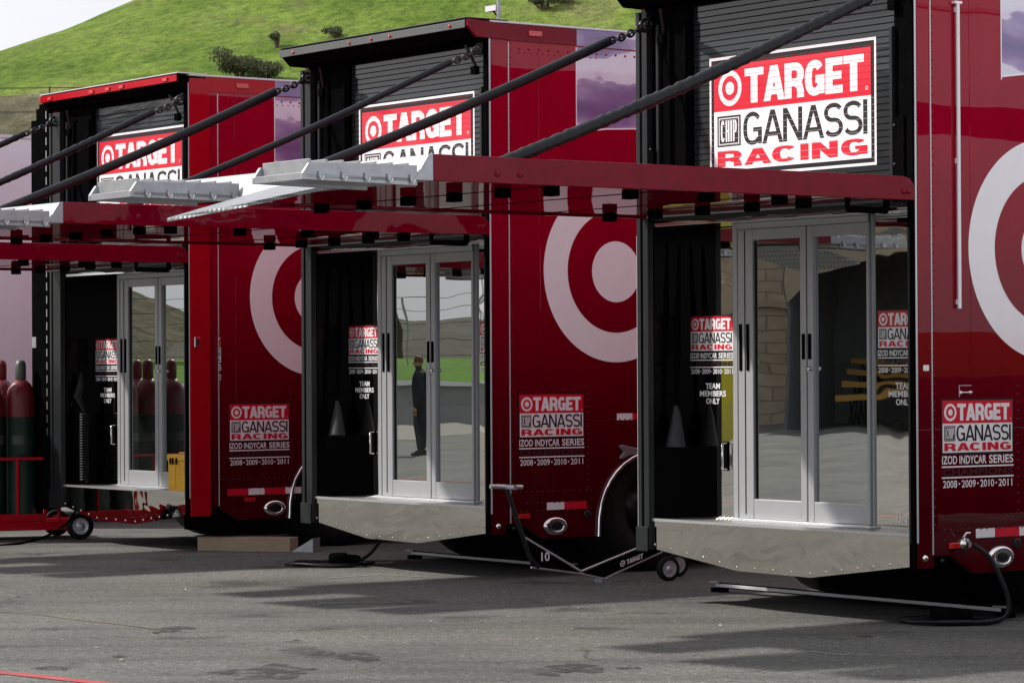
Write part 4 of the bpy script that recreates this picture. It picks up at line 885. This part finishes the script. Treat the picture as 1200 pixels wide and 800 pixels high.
# concrete barrier wall, grass bank, catch fence
wl = empty('barrier_wall', (-56, 60, 0), 0, 'low grey concrete barrier wall in front of a grass bank, mirrored in the doors', 'wall')
q = MB(); q.prism([(-.3, 0), (.3, 0), (.14, .5), (.12, 1.05), (-.12, 1.05), (-.14, .5)], 'y', -23, 45, 'concrete'); q.build('barrier', wl)
q = MB(); q.box(-.2, .24, -23, 45, 1.051, 1.16, 'vinylwhite'); q.build('top_rail', wl)
bk = MB(); NN = 40; vs_ = []
for i in range(NN+1):
    for j in range(21):
        x = -58-j*2.6; y = 36+i*2.2; vs_.append((x, y, .0+1.9*(1-math.exp(-j*.35))+.12*math.sin(i*.7+j)))
bk.add(vs_, [(i*21+j, i*21+j+1, (i+1)*21+j+1, (i+1)*21+j) for i in range(NN) for j in range(20)], 'grass', True); tag(bk.build('grass_bank'), kind='structure')
cf = empty('catch_fence', (-72, 60, 1.7), 0, 'tall grey catch fence on the grass bank, mirrored in the doors', 'fence')
q = MB()
for k in range(12): q.tube([(0, -24+k*6, -.3), (0, -24+k*6, 2.2)], .04, 'aludull', 6)
for h in (.3, .8, 1.3, 1.8, 2.2): q.tube([(0, -24, h), (0, 44, h)], .010, 'darkgrey', 5)
q.build('mesh_panel', cf)
hb2 = MB(); vs_ = []
for i in range(41):
    for j in range(13):
        x = -112-j*9; y = -20+i*6; vs_.append((x, y, 1.9+(2.6+.5*math.sin(i*.4)+.3*math.sin(i*1.3))*(1-math.exp(-j*.5))))
hb2.add(vs_, [(i*13+j, i*13+j+1, (i+1)*13+j+1, (i+1)*13+j) for i in range(40) for j in range(12)], 'rise', True); tag(hb2.build('distant_rise'), kind='structure')
lab = ['dark round tree left of the lattice tower, mirrored in the middle doors', 'dark tree right of the lattice tower, mirrored in the middle doors', 'tall dark tree mirrored beside the middle right door', 'wide dark tree mirrored high in the farthest left door', 'dark tree mirrored high in the farthest right door']
for i, (x, y, h) in enumerate(((-96, 57, 9), (-98, 51, 7), (-92, 46, 8), (-82, 66, 12), (-84, 60, 11))):
    tree('shade_tree', (x, y, 2.3), h, h*.38, lab[i], 2600, 'leaf', .32, group='shade trees across the paddock')
tw = empty('lattice_tower', (-104, 54, 2.4), 0, 'steel lattice tower above the trees, mirrored in the middle doors', 'tower')
q = MB(); Ht = 17
def tc_(k, z): s_ = 1.5*(1-z/Ht*.75); return ((s_ if k in (0, 1) else -s_), (s_ if k in (0, 3) else -s_), z)
for k in range(4): q.tube([tc_(k, 0), tc_(k, Ht)], .09, 'aludull', 5)
for i in range(8):
    z0, z1 = Ht*i/8, Ht*(i+1)/8
    for k in range(4): q.tube([tc_(k, z0), tc_((k+1) % 4, z1)], .05, 'aludull', 4); q.tube([tc_(k, z1), tc_((k+1) % 4, z1)], .05, 'aludull', 4)
q.build('lattice', tw)

# ------------------------------------------------------------------ person mirrored in the middle door
def skinned(name, verts, edges, radii, m, parent, sub=2):
    me = bpy.data.meshes.new(name); me.from_pydata(verts, edges, []); o = bpy.data.objects.new(name, me); col.objects.link(o)
    md = o.modifiers.new('skin', 'SKIN'); md.use_smooth_shade = True
    for i, r_ in enumerate(radii):
        s_ = me.skin_vertices[0].data[i]; s_.radius = r_ if isinstance(r_, tuple) else (r_, r_); s_.use_root = (i == 0)
    sb = o.modifiers.new('sub', 'SUBSURF'); sb.levels = sub; sb.render_levels = sub
    dg = bpy.context.evaluated_depsgraph_get(); me2 = bpy.data.meshes.new_from_object(o.evaluated_get(dg)); bpy.data.objects.remove(o)
    me2.name = name; me2.materials.clear(); me2.materials.append(M[m]); o = bpy.data.objects.new(name, me2); col.objects.link(o); o.parent = parent; return o
pp = empty('person', (-29.0, 32.45, 0), math.atan2(.954, .299), 'person in a dark jacket and trousers standing side-on, seen mirrored in the middle left door', 'person')
# faces +x
v = [(0, 0, .95), (.0, 0, 1.12), (.01, 0, 1.32), (.0, 0, 1.46), (.02, 0, 1.53), (.035, 0, 1.62), (.04, 0, 1.70)]
e_ = [(i, i+1) for i in range(6)]; rad = [(.185, .15), (.175, .135), (.20, .135), (.10, .09), .058, (.075, .09), (.07, .085)]
def limb(pts, rr, a):
    global v, e_, rad
    k = len(v); v += pts; rad += rr; e_.append((a, k)); e_ += [(k+i, k+i+1) for i in range(len(pts)-1)]
for s_ in (-1, 1):
    limb([(0, .20*s_, 1.42), (-.03, .25*s_, 1.13), (.05, .25*s_, .90), (.08, .24*s_, .82)], [.07, .055, .04, .035], 3)
    limb([(.0, .10*s_, .86), (.06 if s_ > 0 else .0, .11*s_, .50), (.02 if s_ > 0 else -.03, .11*s_, .09)], [.12, .085, .062], 0)
skinned('body', v, e_, rad, 'navy', pp)
q = MB(); q.lathe([(.001, 1.535), (.05, 1.55), (.078, 1.60), (.085, 1.66), (.08, 1.72), (.055, 1.76), (.001, 1.775)], (.04, 0, 0), 'skin', 20)
q.v = [(.04+(x-.04)*1.12, y*.92, z) for x, y, z in q.v]; q.tube([(.125, 0, 1.665), (.155, 0, 1.635), (.13, 0, 1.625)], .014, 'skin', 8)
for s_ in (-1, 1): q.tube([(.03, .08*s_, 1.67), (.03, .087*s_, 1.64)], .014, 'skin', 6); q.box(.112, .126, .02*s_-.012, .02*s_+.012, 1.665, 1.68, 'leather')
q.box(.123, .129, -.02, .02, 1.60, 1.606, 'cylred'); q.build('face', pp)
q = MB(); q.lathe([(.093, 1.655), (.096, 1.70), (.085, 1.745), (.055, 1.78), (.001, 1.79)], (.032, 0, 0), 'hair', 20); q.build('hair', pp)
for s_ in (-1, 1):
    q = MB(); q.lathe([(.001, -.03), (.03, -.02), (.033, .03), (.02, .06)], (.085, .24*s_, .78), 'skin', 10)
    for f in range(4): q.tube([(.065+f*.018, .24*s_, .77), (.068+f*.018, .238*s_, .72), (.06+f*.018, .232*s_, .69+.005*abs(f-1.5))], .008, 'skin', 6)
    q.tube([(.11, .23*s_, .79), (.125, .222*s_, .755), (.12, .215*s_, .73)], .009, 'skin', 6); q.build('hand', pp)
    q = MB(); x = .02 if s_ > 0 else -.03; q.prism([(x-.09, .0), (x+.20, .0), (x+.21, .035), (x+.12, .07), (x+.05, .11), (x-.07, .11)], 'y', .11*s_-.045, .11*s_+.045, 'leather'); q.build('shoe', pp, .01)
